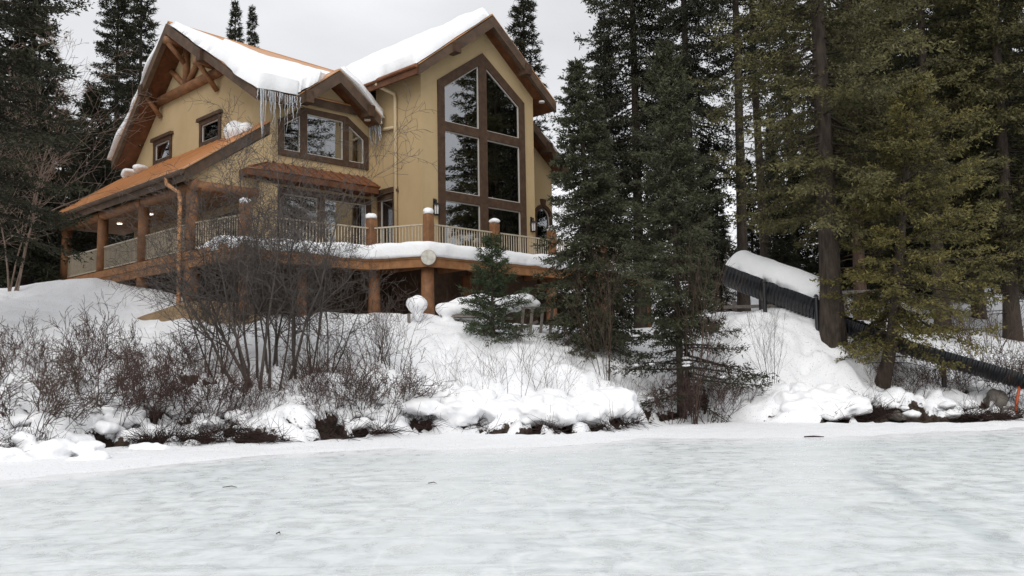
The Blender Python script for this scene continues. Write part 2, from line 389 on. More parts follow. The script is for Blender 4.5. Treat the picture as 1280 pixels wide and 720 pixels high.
APX = np.array([at0(x, y)[:2] for x, y in [(-300, 625), (0, 602), (150, 590), (300, 572), (500, 563), (700, 560), (800, 548), (900, 549), (1100, 546), (1280, 535), (1500, 522)]])
BARE_X = [xs_px(p) for p in (-200, 0, 120, 300, 430, 470, 600, 760, 790, 830, 900, 930, 1030, 1060, 1110, 1160, 1250, 1400)]
BARE_V = [0.28, 0.28, 0.33, 0.38, 0.40, 0.44, 0.50, 0.5, 0.2, 0.5, 0.45, 0.05, 0.05, 0.62, 0.86, 0.8, 0.72, 0.5]
def terrain_full(x, y):
    hb = hbase(x, y); sy = shoreY(x) + (fbm(x, y * 0, None, 0.6, 3) - 0.5) * 1.1
    d = y - sy
    bv = np.interp(x, BARE_X, BARE_V)
    n = fbm(x, y * 1.2, None, 2.5, 4); n2 = fbm(x + 40, y + 9, None, 0.7, 2)
    depth = np.where(x < xs_px(440), 4.2, 1.1); depth = np.where(x > xs_px(1040), 2.6, depth)
    prox = np.clip(1 - np.abs(d - 0.35) / depth, 0, 1)
    v = prox * 0.55 + (n - 0.5) * 2.1 + (n2 - 0.5) * 0.9 + (bv - 0.5) * 0.9
    bare = np.clip((v - 0.40) / 0.06, 0, 1) * (d > -0.12) * (d < depth * 1.2)
    lum = (fbm(x, y, None, 0.9, 3) - 0.5) * 0.95 - (np.abs(fbm(x + 7, y + 3, None, 1.6, 2) - 0.5)) * 0.75 + 0.1
    near = np.clip(d / 0.8, 0, 1) * np.clip((40 - y) / 8, 0, 1)
    crest = np.clip((d - 4) / 2, 0, 1)
    h = hb + lum * near * (1 - 0.65 * crest) + (0.22 - 0.42 * bare) * np.clip(d / 0.3, 0, 1)
    ay = np.interp(x, APX[:, 0], APX[:, 1]) + (fbm(x + 3, y, None, 0.7, 3) - 0.5) * 1.8
    q = np.clip((y - ay) / np.maximum(sy - ay, 0.2), 0, 1)
    ap = -0.02 + 0.13 * q ** 0.8 + 0.10 * (fbm(x, y, None, 2.5, 3) - 0.45) * q
    ap = np.where(y < ay, -0.05 - 0.15 * np.clip(ay - y, 0, 2), ap)
    k = np.clip((d + 0.15) / 0.3, 0, 1)
    return np.maximum(ap, -0.4) * (1 - k) + np.maximum(h, 0.02) * k, bare * k
def axis(*parts):
    return np.unique(np.concatenate([np.arange(a, b, s) for a, b, s in parts]))
gx = axis((-160, -40, 8), (-40, -18, 1), (-18, 20, 0.11), (20, 40, 1), (40, 165, 8)); gy = axis((14, 18, 0.5), (18, 31.5, 0.10), (31.5, 37, 0.2), (37, 60, 0.8), (60, 230, 5))
GX, GY = np.meshgrid(gx, gy, indexing='ij'); GZ, GB = terrain_full(GX, GY)
idx = np.arange(GX.size).reshape(GX.shape)
FQ = np.stack([idx[:-1, :-1], idx[1:, :-1], idx[1:, 1:], idx[:-1, 1:]], -1).reshape(-1, 4)
me = np_mesh('snowy_bank', np.stack([GX, GY, GZ], -1).reshape(-1, 3), FQ, tint=GB.ravel(), smooth=True)
def bank_mat():
    m = material('bank', (0.86, 0.87, 0.89), None, rough=0.8, bump=0.45, bscale=7, spec=0.2); t = m.node_tree; b = t.nodes['Principled BSDF']
    a = t.nodes.new('ShaderNodeAttribute'); a.attribute_name = 'tint'
    co = t.nodes.new('ShaderNodeTexCoord'); n = t.nodes.new('ShaderNodeTexNoise'); n.inputs['Scale'].default_value = 9; n.inputs['Detail'].default_value = 6; t.links.new(co.outputs['Object'], n.inputs[0])
    r = t.nodes.new('ShaderNodeValToRGB'); r.color_ramp.elements[0].color = (0.012, 0.008, 0.006, 1); r.color_ramp.elements[1].color = (0.075, 0.052, 0.038, 1); r.color_ramp.elements[0].position = 0.35; r.color_ramp.elements[1].position = 0.7
    t.links.new(n.outputs[0], r.inputs[0])
    # snow with specks of dirt and needles
    n3 = t.nodes.new('ShaderNodeTexNoise'); n3.inputs['Scale'].default_value = 26; n3.inputs['Detail'].default_value = 3; t.links.new(co.outputs['Object'], n3.inputs[0])
    r3 = t.nodes.new('ShaderNodeValToRGB'); r3.color_ramp.elements[0].color = (0.45, 0.41, 0.37, 1); r3.color_ramp.elements[0].position = 0.30; r3.color_ramp.elements[1].color = (0.87, 0.88, 0.9, 1); r3.color_ramp.elements[1].position = 0.38
    t.links.new(n3.outputs[0], r3.inputs[0])
    ad = t.nodes.new('ShaderNodeMath'); ad.operation = 'ADD'; su = t.nodes.new('ShaderNodeMath'); su.operation = 'SUBTRACT'; su.inputs[1].default_value = 0.5
    t.links.new(n.outputs[0], su.inputs[0]); t.links.new(a.outputs['Fac'], ad.inputs[0]); t.links.new(su.outputs[0], ad.inputs[1])
    st = t.nodes.new('ShaderNodeMapRange'); st.inputs[1].default_value = 0.45; st.inputs[2].default_value = 0.55; t.links.new(ad.outputs[0], st.inputs[0])
    x = t.nodes.new('ShaderNodeMix'); x.data_type = 'RGBA'; t.links.new(st.outputs[0], x.inputs[0]); t.links.new(r3.outputs[0], x.inputs[6]); t.links.new(r.outputs[0], x.inputs[7]); t.links.new(x.outputs[2], b.inputs['Base Color'])
    return m
tag(obj('snowy_ground', me, bank_mat()), kind='structure')

def ice_mat():
    m = bpy.data.materials.new('lake_ice'); m.use_nodes = True; t = m.node_tree; b = t.nodes['Principled BSDF']; L = t.links.new
    co = t.nodes.new('ShaderNodeTexCoord')
    def noise(sc, stretch, det=6, rough=0.6, rot=0, dist=0.0):
        ma = t.nodes.new('ShaderNodeMapping'); ma.inputs['Scale'].default_value = stretch; ma.inputs['Rotation'].default_value = (0, 0, rot); L(co.outputs['Object'], ma.inputs[0])
        n = t.nodes.new('ShaderNodeTexNoise'); n.inputs['Scale'].default_value = sc; n.inputs['Detail'].default_value = det; n.inputs['Roughness'].default_value = rough; n.inputs['Distortion'].default_value = dist
        L(ma.outputs[0], n.inputs[0]); return n.outputs[0]
    def ramp(v, p0, c0, p1, c1):
        r = t.nodes.new('ShaderNodeValToRGB'); r.color_ramp.elements[0].position = p0; r.color_ramp.elements[1].position = p1
        r.color_ramp.elements[0].color = (*c0, 1); r.color_ramp.elements[1].color = (*c1, 1); L(v, r.inputs[0]); return r.outputs[0]
    def mix(f, a, c):
        x = t.nodes.new('ShaderNodeMix'); x.data_type = 'RGBA'; L(f, x.inputs[0])
        for s, v in ((6, a), (7, c)):
            if isinstance(v, tuple): x.inputs[s].default_value = (*v, 1)
            else: L(v, x.inputs[s])
        return x.outputs[2]
    big = noise(0.16, (0.8, 0.6, 1), 7, 0.62, 0.3, 0.2)
    mid = noise(2.6, (1.0, 0.85, 1), 9, 0.72, 0.15, 0.5)
    fine = noise(9.0, (1.0, 0.8, 1), 5, 0.65, -0.1, 0.2)
    c = ramp(big, 0.38, (0.715, 0.766, 0.775), 0.62, (0.775, 0.81, 0.815))
    f1 = ramp(mid, 0.50, (0, 0, 0), 0.60, (0.4, 0.4, 0.4))
    drift = noise(0.5, (0.5, 1.0, 1), 4, 0.5, 0.5, 0.3); mk = ramp(drift, 0.42, (0.12, 0.12, 0.12), 0.62, (1, 1, 1))
    fm = t.nodes.new('ShaderNodeMath'); fm.operation = 'MULTIPLY'; L(f1, fm.inputs[0]); L(mk, fm.inputs[1]); f1 = fm.outputs[0]
    c = mix(f1, c, (0.87, 0.88, 0.884))
    f2 = ramp(fine, 0.57, (0, 0, 0), 0.66, (0.28, 0.28, 0.28)); c = mix(f2, c, (0.68, 0.72, 0.727))
    # thin scuffs and skate-like scratches
    for sc, st, rt, w in ((0.35, (0.25, 1.6, 1), 0.25, 0.014), (0.5, (0.2, 1.2, 1), -0.35, 0.010), (0.9, (0.4, 1.0, 1), 0.9, 0.008), (0.22, (0.3, 1.5, 1), 0.6, 0.006), (0.3, (1.5, 0.35, 1), 0.2, 0.006)):
        nz = noise(sc, st, 3, 0.5, rt, 0.3); s1 = t.nodes.new('ShaderNodeMath'); s1.operation = 'SUBTRACT'; s1.inputs[1].default_value = 0.5; L(nz, s1.inputs[0])
        ab = t.nodes.new('ShaderNodeMath'); ab.operation = 'ABSOLUTE'; L(s1.outputs[0], ab.inputs[0])
        f = ramp(ab.outputs[0], 0.0, (0.42, 0.42, 0.42), w, (0, 0, 0)); c = mix(f, c, (0.88, 0.895, 0.90) if rt > 0 and sc < 0.8 else (0.50, 0.55, 0.56))
    geo = t.nodes.new('ShaderNodeNewGeometry')
    for (pa, pb, wdt, op) in ((at0(1060, 583), at0(1300, 700), 0.16, 0.55), (at0(800, 645), at0(905, 672), 0.03, 0.5), (at0(640, 545 + 55), at0(520, 640), 0.035, 0.3), (at0(20, 690), at0(330, 640), 0.05, 0.3)):
        dl = (pb - pa) / np.linalg.norm(pb - pa); nrm = np.array([-dl[1], dl[0], 0])
        def dot(vec, off):
            v_ = t.nodes.new('ShaderNodeVectorMath'); v_.operation = 'DOT_PRODUCT'; L(geo.outputs['Position'], v_.inputs[0]); v_.inputs[1].default_value = tuple(vec)
            a_ = t.nodes.new('ShaderNodeMath'); a_.operation = 'SUBTRACT'; L(v_.outputs['Value'], a_.inputs[0]); a_.inputs[1].default_value = float(off); return a_.outputs[0]
        w1 = t.nodes.new('ShaderNodeMath'); w1.operation = 'MULTIPLY_ADD'; L(mid, w1.inputs[0]); w1.inputs[1].default_value = wdt * 2.5; L(dot(nrm, nrm @ pa + wdt * 1.25), w1.inputs[2])
        a1 = t.nodes.new('ShaderNodeMath'); a1.operation = 'ABSOLUTE'; L(w1.outputs[0], a1.inputs[0])
        f = ramp(a1.outputs[0], wdt * .5, (op,) * 3, wdt * 1.2, (0, 0, 0))
        ln = np.linalg.norm(pb - pa); e1 = t.nodes.new('ShaderNodeMapRange'); L(dot(dl, dl @ pa), e1.inputs[0]); e1.inputs[1].default_value = 0; e1.inputs[2].default_value = ln * .12
        e2 = t.nodes.new('ShaderNodeMapRange'); L(dot(dl, dl @ pb), e2.inputs[0]); e2.inputs[1].default_value = 0; e2.inputs[2].default_value = -ln * .12
        for e_ in (e1, e2):
            m_ = t.nodes.new('ShaderNodeMath'); m_.operation = 'MULTIPLY'; L(f, m_.inputs[0]); L(e_.outputs[0], m_.inputs[1]); f = m_.outputs[0]
        c = mix(f, c, (0.55, 0.61, 0.62))
    at_ = t.nodes.new('ShaderNodeAttribute'); at_.attribute_name = 'tint'
    dm = t.nodes.new('ShaderNodeMath'); dm.operation = 'MULTIPLY_ADD'; L(mid, dm.inputs[0]); dm.inputs[1].default_value = 1.6; dm.inputs[2].default_value = -1.1
    da = t.nodes.new('ShaderNodeMath'); da.operation = 'MULTIPLY_ADD'; L(at_.outputs['Fac'], da.inputs[0]); da.inputs[1].default_value = 1.4; L(dm.outputs[0], da.inputs[2])
    c = mix(ramp(da.outputs[0], 0.05, (0, 0, 0), 0.75, (0.9, 0.9, 0.9)), c, (0.86, 0.87, 0.885))
    L(c, b.inputs['Base Color'])
    rr = ramp(mid, 0.40, (0.22, 0.22, 0.22), 0.62, (0.6, 0.6, 0.6)); L(rr, b.inputs['Roughness']); b.inputs['Specular IOR Level'].default_value = 0.28
    ad = t.nodes.new('ShaderNodeMath'); ad.operation = 'MULTIPLY_ADD'; ad.inputs[1].default_value = 0.4; L(fine, ad.inputs[0]); L(mid, ad.inputs[2])
    bp = t.nodes.new('ShaderNodeBump'); bp.inputs['Strength'].default_value = 0.14; bp.inputs['Distance'].default_value = 0.02; L(ad.outputs[0], bp.inputs['Height']); L(bp.outputs[0], b.inputs['Normal'])
    return m
ix = axis((-1200, -40, 116), (-40, -18, 2), (-18, 20, 0.35), (20, 40, 2), (40, 1250, 110)); iy = axis((-1500, 10, 151), (10, 30, 0.3), (30, 61, 3))
IX, IY = np.meshgrid(ix, iy, indexing='ij')
dst = np.interp(IX, APX[:, 0], APX[:, 1]) - IY; dst = dst + (fbm(IX, IY, None, 0.5, 3) - 0.5) * 1.6
ID = np.clip(1 - dst / 2.6, 0, 1) ** 1.3
ii = np.arange(IX.size).reshape(IX.shape)
o = obj('lake_ice', np_mesh('lake_ice', np.stack([IX, IY, IX * 0], -1).reshape(-1, 3), np.stack([ii[:-1, :-1], ii[1:, :-1], ii[1:, 1:], ii[:-1, 1:]], -1).reshape(-1, 4), tint=ID.ravel()), ice_mat()); tag(o, kind='structure')

# ------------------------------------------------------------------ house
house = root('timber_house', W(2.5, 9, -2.75), 'large tan stucco house with copper roofs, timber gables and a wraparound deck above the lake', 'house')
def fw(w): return lambda a, b: W(a, w, b)
def fu(u): return lambda a, b: W(u, a, b)
_vd = {'w': WD, 'u': UD}
def wall(plane, c, outer, holes, name='wall', mat='stucco', th=0.2):
    mb = MB(); mb.holes(outer, holes, fw(c) if plane == 'w' else fu(c), _vd[plane] * th); return mb.build(name, mat, house)
def inset(poly, d):
    n = len(poly); ar = sum(poly[i][0] * poly[(i + 1) % n][1] - poly[(i + 1) % n][0] * poly[i][1] for i in range(n)); sg = 1 if ar > 0 else -1
    res = []
    for i in range(n):
        a, b, c = np.array(poly[i - 1]), np.array(poly[i]), np.array(poly[(i + 1) % n])
        d1 = (b - a) / np.linalg.norm(b - a); d2 = (c - b) / np.linalg.norm(c - b)
        n1 = np.array([-d1[1], d1[0]]) * sg; n2 = np.array([-d2[1], d2[0]]) * sg; k = n1 + n2
        res.append(tuple(b + k * d / max(0.2, (k @ n1))))
    return res
def window(plane, c, outer, panes, name='window', depth=0.14, proud=0.07, sash=0.045, mat='trim', label=None, curtains=()):
    v = _vd[plane]; f = (lambda o: (fw(c + o) if plane == 'w' else fu(c + o)))
    mb = MB(); mb.holes(outer, panes, f(-proud), v * depth); fr = mb.build(name, mat, house)
    if label: fr['label'] = label
    for i, p in enumerate(panes):
        q = inset(p, sash)
        mb = MB(); mb.holes(inset(p, 0.002), [q], f(-0.01), v * 0.06); mb.build('sash', 'sash', fr)
        mb = MB(); mb.prism([f(0.02)(*k) for k in inset(q, -0.01)], v * 0.012); mb.build('pane', 'glass', fr)
        if i in curtains:
            ux = [k[0] for k in q]; a0, a1 = min(ux), max(ux); z0 = min(k[1] for k in q); z1 = max(k[1] for k in q)
            mb = MB(); pts = []; n = 40
            for j in range(n + 1):
                a = a0 + (a1 - a0) * (0.02 + curtains[i][0] + (curtains[i][1] - curtains[i][0]) * j / n); pts.append((a, 0.22 + 0.03 * math.sin(j * 1.9)))
            for (a, d), (a2, d2) in zip(pts, pts[1:]):
                mb.add([f(d)(a, z0), f(d2)(a2, z0), f(d2)(a2, z1), f(d)(a, z1)], [(0, 1, 2, 3)])
            mb.build('curtain', 'curtain', fr)
    return fr
GR = -2.75
# main gable wall with the tall window
big_out = [(2.62, 0.02), (7.5, 0.02), (7.5, 7.27), (5.06, 8.92), (2.62, 7.27)]
wall('w', 2.5, [(1.8, GR), (8.1, GR), (8.1, 7.75), (5.05, 10.05), (1.8, 7.6)], [inset(big_out, 0.12)])
L0, L1, R0_, R1_ = 2.96, 4.84, 5.26, 7.18
def slope_top(u): return 8.92 - 0.676 * abs(u - 5.06) - 0.44
big_panes = [[(L0, 0.12), (L1, 0.12), (L1, 2.5), (L0, 2.5)], [(L0, 2.86), (L1, 2.86), (L1, 5.3), (L0, 5.3)], [(L0, 5.66), (L1, 5.66), (L1, slope_top(L1)), (L0, slope_top(L0))],
             [(R0_, 0.12), (R1_, 0.12), (R1_, 2.5), (R0_, 2.5)], [(R0_, 2.86), (R1_, 2.86), (R1_, 5.3), (R0_, 5.3)], [(R0_, 5.66), (R1_, 5.66), (R1_, slope_top(R1_)), (R0_, slope_top(R0_))]]
window('w', 2.5, big_out, big_panes, curtains={4: (0.72, 0.97)}, label='tall five sided window of six panes rising into the gable')
# door leaf inside the lower right bay
mb = MB(); mb.holes([(5.5, 0.1), (6.9, 0.1), (6.9, 2.3), (5.5, 2.3)], [[(5.75, 0.3), (6.65, 0.3), (6.65, 2.1), (5.75, 2.1)]], fw(2.62), WD * 0.06); mb.build('door', 'trim', house)
# side wall of the great room, bay wall, left gable wall
sw_out = [(4.08, 0.1), (5.24, 0.1), (5.24, 2.86), (4.08, 2.86)]
wall('u', 1.8, [(2.7, GR), (5.4, GR), (5.4, 7.6), (2.7, 7.6)], [inset(sw_out, 0.1)])
fr = window('u', 1.8, sw_out, [inset(sw_out, 0.17)])
mb = MB(); mb.prism([W(1.66, 3.9, 2.9), W(1.66, 5.36, 2.9), W(1.66, 5.3, 3.12), W(1.66, 3.96, 3.12)], UD * 0.13); mb.build('window_head', 'trim', fr)
bay_out = [(-2.72, 3.95), (1.38, 3.95), (1.38, 5.28), (0.34, 5.96), (-1.68, 5.96), (-2.72, 5.3)]
mf_out = [(-2.72, 0.15), (1.5, 0.15), (1.5, 2.75), (-2.72, 2.75)]
wall('w', 5.4, [(-3.05, GR), (1.8, GR), (1.8, 6.3), (1.2, 5.88), (-0.55, 7.1), (-2.3, 5.88), (-2.55, 6.1), (-3.05, 6.15)], [inset(bay_out, 0.12), inset(mf_out, 0.1)])
window('w', 5.4, bay_out, [[(-2.5, 4.17), (-1.78, 4.17), (-1.78, 5.62), (-2.5, 5.16)], [(-1.50, 4.17), (0.16, 4.17), (0.16, 5.74), (-1.50, 5.74)], [(0.42, 4.17), (1.16, 4.17), (1.16, 5.16), (0.42, 5.64)]],
       curtains={0: (0.0, 0.55), 1: (0.0, 0.1), 2: (0.35, 1.0)}, label='wide upstairs window with sloping ends and pale curtains')
window('w', 5.4, mf_out, [[(-2.5, 0.3), (-1.0, 0.3), (-1.0, 2.52), (-2.5, 2.52)], [(-0.7, 0.3), (1.28, 0.3), (1.28, 2.52), (-0.7, 2.52)]], label='wide glazed doors onto the deck under the copper skirt roof')
def lroof(w): return 10.6 - (0.62 * (12.08 - w) if w < 12.08 else 0.87 * (w - 12.08))
wins = [[(13.42, 5.12), (15.5, 5.12), (15.5, 6.1), (13.42, 6.1)], [(9.1, 5.12), (11.05, 5.12), (11.05, 6.1), (9.1, 6.1)]]
wins = [[(13.58, 5.2), (15.38, 5.2), (15.38, 6.27), (13.58, 6.27)], [(9.16, 5.2), (10.96, 5.2), (10.96, 6.27), (9.16, 6.27)]]
pdoors = [[(7.6, 0.05), (9.3, 0.05), (9.3, 2.1), (7.6, 2.1)], [(11.2, 0.05), (12.4, 0.05), (12.4, 2.1), (11.2, 2.1)]]
wall('u', -3.05, [(5.6, GR), (17.4, GR), (17.4, lroof(17.4) - 0.2), (12.08, 10.4), (5.6, lroof(5.6) - 0.2)], [inset(q, 0.1) for q in wins + pdoors])
for q in wins:
    fr = window('u', -3.05, q, [inset(q, 0.17)], label='small square attic window in a wide brown frame')
    mb = MB(); (a, z), (a1, _), (_, z1), _ = q; mb.prism([W(-3.2, a - 0.16, z1), W(-3.2, a1 + 0.16, z1), W(-3.2, a1 + 0.1, z1 + 0.14), W(-3.2, a - 0.1, z1 + 0.14)], UD * 0.14); mb.build('window_head', 'trim', fr)
for q in pdoors: window('u', -3.05, q, [inset(q, 0.2)], name='glazed_door')
# rear and end walls, floors (close the house)
wall('w', 17.2, [(-2.85, GR), (8.1, GR), (8.1, 7.6), (5, 9.9), (-2.85, 5.5)], [])
wall('u', 7.9, [(2.7, GR), (17.2, GR), (17.2, 7.7), (2.7, 7.7)], [])
for z, u0 in ((-0.14, -2.85), (3.2, -2.85)):
    mb = MB(); mb.lbox(u0, 1.78 if z > 0 else 7.9, 5.62, 17.2, z, z + 0.12)
    if z < 0: mb.lbox(2.02, 7.9, 2.72, 5.6, z, z + 0.12)
    mb.build('floor', 'inside', house)
mb = MB(); mb.lbox(-2.8, 7.88, 11.5, 11.6, -0.02, 9); mb.lbox(1.85, 2.0, 5.7, 11.4, 3.4, 7.2); mb.build('inner_wall', 'inside', house)
# right wing with arched window
ar = [(10.1, 0.3)] + [(11.3, 0.3)] + [(10.7 + 0.6 * math.cos(a), 2.9 + 0.6 * math.sin(a)) for a in np.linspace(0, math.pi, 13)]
ari = [(10.7 + (x - 10.7) * 0.76, (z - 0.3) * 0.9 + 0.45) for x, z in ar]
wall('w', 4.5, [(8.1, GR), (11.4, GR), (11.4, 5.3), (9.0, 7.1), (8.1, 6.6)], [inset(ar[::1], 0.06)])
fr = window('w', 4.5, ar, [ari], name='arched_window', label='arched window under the right hand gable', proud=0.1)
mb = MB(); mb.prism([W(10.6, 4.37, 3.42), W(10.8, 4.37, 3.42), W(10.86, 4.37, 3.75), W(10.54, 4.37, 3.75)], WD * 0.12); mb.build('keystone', 'trim', fr)
mb = MB(); mb.lbox(8.1, 11.4, 7.0, 16, -2.7, 5.0); mb.lbox(11.25, 11.4, 4.71, 6.99, -2.7, 5.0); mb.build('rear_block', 'stucco', house)
mb = MB(); mb.lbox(8.12, 11.2, 6.9, 6.98, -2, 5); mb.lbox(8.12, 11.2, 4.75, 6.88, -0.1, -0.02); mb.build('inner_wall', 'inside', house)

# roofs: each slope a slab with copper sheet on top and wood soffit
def roof_slope(top, name, th=0.34, soffit=True, edge=0.03, mat='fascia'):
    top = [np.asarray(q, float) for q in top]
    mb = MB(); mb.prism(top, (0, 0, -th)); r = mb.build(name, mat, house)
    c = sum(top) / len(top)
    ex = [q + (q - c) / np.linalg.norm(q - c) * edge * 2 for q in top]
    mb = MB(); mb.prism([q + np.array([0, 0, 0.004]) for q in ex], (0, 0, 0.045)); mb.build('copper_sheet', 'copper', r)
    if soffit:
        ins = [q - (q - c) / np.linalg.norm(q - c) * 0.18 - np.array([0, 0, th + 0.004]) for q in top]
        mb = MB(); mb.prism(ins, (0, 0, -0.02)); mb.build('soffit', 'soffit', r)
    return r
WF = 1.85
roof_slope([W(5.05, WF, 10.36), W(1.15, WF, 7.4), W(1.15, 12, 7.4), W(5.05, 17.6, 10.36)], 'roof')
roof_slope([W(5.06, WF, 10.36), W(8.85, WF, 7.4), W(8.85, 17.6, 7.4), W(5.06, 17.6, 10.36)], 'roof')
UF = -3.98
roof_slope([W(UF, 12.08, 10.62), W(UF, 4.7, 6.05), W(-2.45, 4.7, 6.05), W(-2.45, 12.08, 10.56)], 'roof')
roof_slope([W(-2.44, 12.08, 10.56), W(-2.44, 5.3, 6.42), W(1.16, 5.3, 6.42), W(5.0, 12.08, 10.3)], 'roof')
roof_slope([W(UF, 12.09, 10.62), W(UF, 17.7, 5.72), W(5.0, 17.7, 5.5), W(5.0, 12.09, 10.3)], 'roof')
roof_slope([W(-0.55, 4.6, 7.46), W(-2.5, 4.6, 6.0), W(-2.5, 6.4, 6.0), W(-0.55, 8.2, 7.46)], 'roof', th=0.28)
roof_slope([W(-0.54, 4.6, 7.46), W(1.42, 4.6, 6.0), W(1.42, 6.4, 6.0), W(-0.54, 8.2, 7.46)], 'roof', th=0.28)
roof_slope([W(9.0, 3.9, 7.5), W(12.0, 3.9, 5.22), W(12.0, 16, 5.22), W(9.0, 16, 7.5)], 'roof')
roof_slope([W(-6.6, 4.85, 2.77), W(-6.6, 18.6, 2.77), W(-3.06, 18.6, 5.15), W(-3.06, 5.42, 5.15)], 'porch_roof', th=0.42, soffit=False)
# standing seams of the porch roof
mb = MB()
for w in np.arange(5.5, 18.5, 0.55): mb.beam(W(-6.62, w, 2.84), W(-3.1, w, 5.2), 0.03, 0.05)
mb.build('roof_seam', 'copper', house)
# barge boards: deeper upper length, block at its end, lower length set back
def barge(plane, c, p_top, p_bot, split, parent=house):
    f = fw(c) if plane == 'w' else fu(c); v = _vd[plane]
    a = np.array(p_top, float); b = np.array(p_bot, float); m = a + (b - a) * split
    for q0, q1, dep, pr in ((a, m, 0.46, 0.12), (m, b, 0.37, 0.05)):
        mb = MB(); mb.prism([f(*q0) - v * pr + np.array([0, 0, -0.0]), f(*q1) - v * pr, f(q1[0], q1[1] - dep) - v * pr, f(q0[0], q0[1] - dep) - v * pr], v * (pr + 0.1)); mb.build('barge_board', 'fascia', parent)
    mb = MB(); mb.prism([f(m[0] - 0.16, m[1] - 0.05) - v * 0.2, f(m[0] + 0.16, m[1] - 0.05) - v * 0.2, f(m[0] + 0.16, m[1] - 0.5) - v * 0.2, f(m[0] - 0.16, m[1] - 0.5) - v * 0.2], v * 0.5); mb.build('purlin_end', 'trim', parent)
barge('w', WF, (5.05, 10.3), (1.15, 7.36), 0.52); barge('w', WF, (5.05, 10.3), (8.85, 7.36), 0.52)
barge('u', UF, (12.08, 10.56), (4.7, 6.02), 0.42); barge('u', UF, (12.08, 10.56), (17.7, 5.68), 0.42)
barge('w', 4.6, (-0.55, 7.42), (-2.5, 5.98), 0.72); barge('w', 4.6, (-0.55, 7.42), (1.42, 5.98), 0.72)
barge('w', 3.9, (9.0, 7.48), (12.0, 5.2), 0.5)
# eave fascia and gutters
mb = MB(); mb.beam(W(1.1, WF, 7.2), W(1.1, 6.6, 7.2), 0.1, 0.36); mb.build('eave_fascia', 'soffit', house)
mb = MB(); mb.tube([W(1.0, WF - 0.05, 7.33), W(1.0, 6.4, 7.33)], 0.075, 8); mb.build('gutter', 'copper_dull', house)
mb = MB(); mb.beam(W(UF + .1, 4.64, 5.86), W(-2.45, 4.64, 5.86), 0.1, 0.36); mb.build('eave_fascia', 'fascia', house)
mb = MB(); mb.tube([W(8.95, WF + 0.1, 7.3), W(8.95, 12, 7.3)], 0.08, 8); mb.build('gutter', 'trim', house)
mb = MB(); mb.tube([W(-6.7, 4.85, 2.66), W(-6.7, 18.6, 2.66)], 0.09, 8); mb.build('gutter', 'fascia', house)
# gable truss: purlins, knee braces, collar log, king post, struts
for w in (14.65, 9.46):
    z = 8.25
    mb = MB(); mb.tube([W(-4.1, w, z), W(-3.0, w, z)], 0.14, 10); mb.build('purlin', 'log', house, True)
    s = 1 if w > 12 else -1
    mb = MB(); mb.tube([W(-3.9, w, z - 0.05), W(-3.1, w + 0.0, z - 1.0)], 0.11, 8); mb.build('knee_brace', 'log', house, True)
mb = MB(); mb.tube([W(-4.16, 12.08, 9.85), W(-3.0, 12.08, 9.85)], 0.17, 10); mb.build('purlin', 'log', house, True)
mb = MB(); mb.tube([W(-4.05, 12.08, 9.8), W(-3.1, 12.08, 8.9)], 0.12, 8); mb.build('knee_brace', 'log', house, True)
mb = MB(); mb.tube([W(-3.2, 15.1, 7.95), W(-3.2, 9.0, 7.95)], 0.2, 10); mb.build('collar_log', 'log', house, True)
mb = MB(); mb.tube([W(-3.18, 12.08, 8.0), W(-3.18, 12.08, 10.0)], 0.15, 8); mb.build('king_post', 'log', house, True)
for s in (-1, 1):
    mb = MB(); mb.tube([W(-3.18, 12.08 + s * 0.1, 8.1), W(-3.18, 12.08 + s * 1.55, 9.15)], 0.12, 8); mb.build('strut', 'log', house, True)
# copper skirt roof over the deck doors
t0, t1 = 3.6, 3.12
mb = MB(); e = [W(-4.4, 4.6, t1), W(1.4, 4.6, t1), W(1.75, 5.1, t1 + .02), W(1.1, 5.38, t0), W(-3.0, 5.38, t0)]
mb.prism([W(-4.4, 4.6, t1), W(1.42, 4.6, t1), W(1.1, 5.4, t0), W(-3.06, 5.4, t0)], (0, 0, 0.05)); mb.prism([W(1.42, 4.6, t1), W(1.79, 5.4, t1), W(1.1, 5.4, t0)], (0, 0, 0.05)); mb.build('skirt_roof', 'copper_dull', house)
mb = MB(); mb.lbox(-4.4, 1.36, 4.64, 5.38, t1 - 0.26, t1 - 0.01); mb.build('skirt_fascia', 'soffit', house)
mb = MB()
for u in np.arange(-4.2, 1.4, 0.42): mb.beam(W(u, 4.58, t1 + .07), W(max(-3, min(1.1, u)), 5.38, t0 + .07), 0.03, 0.05)
mb.build('roof_seam', 'copper_dull', house)
# stucco pier at the house corner
mb = MB(); mb.lbox(-3.75, -3.06, 4.85, 5.6, 0, 2.7); mb.build('corner_pier', 'stucco', house)

# deck
DK = [(-6.3, 18.6), (-6.3, 2.75), (-5.9, 2.2), (-0.95, 2.0), (0, 0), (13.3, 0)]
inner = [(13.3, 4.4), (8.15, 4.4), (8.15, 2.44), (1.76, 2.44), (1.76, 5.34), (-3.1, 5.34), (-3.1, 18.6)]
deck = MB(); deck.prism([W(u, w, -0.12) for u, w in DK + inner], (0, 0, 0.12)); deck.build('deck_floor', 'deckwood', house)
for (a, b) in zip(DK, DK[1:]):
    d = np.array(b) - np.array(a); d = d / np.linalg.norm(d); n = np.array([-d[1], d[0]])
    a2 = np.array(a) + n * 0.0; b2 = np.array(b) - d * 0.003
    mb = MB(); nn_ = n * 0.14
    for z0, z1, o_ in ((-0.56, -0.28, 0.0), (-0.275, -0.005, 0.03)):
        mb.prism([W(*(a2 - n * o_), z0), W(*(b2 - n * o_), z0), W(*(b2 + nn_), z0), W(*(a2 + nn_), z0)], (0, 0, z1 - z0))
    mb.build('deck_fascia', 'deckwood', house)
mb = MB()
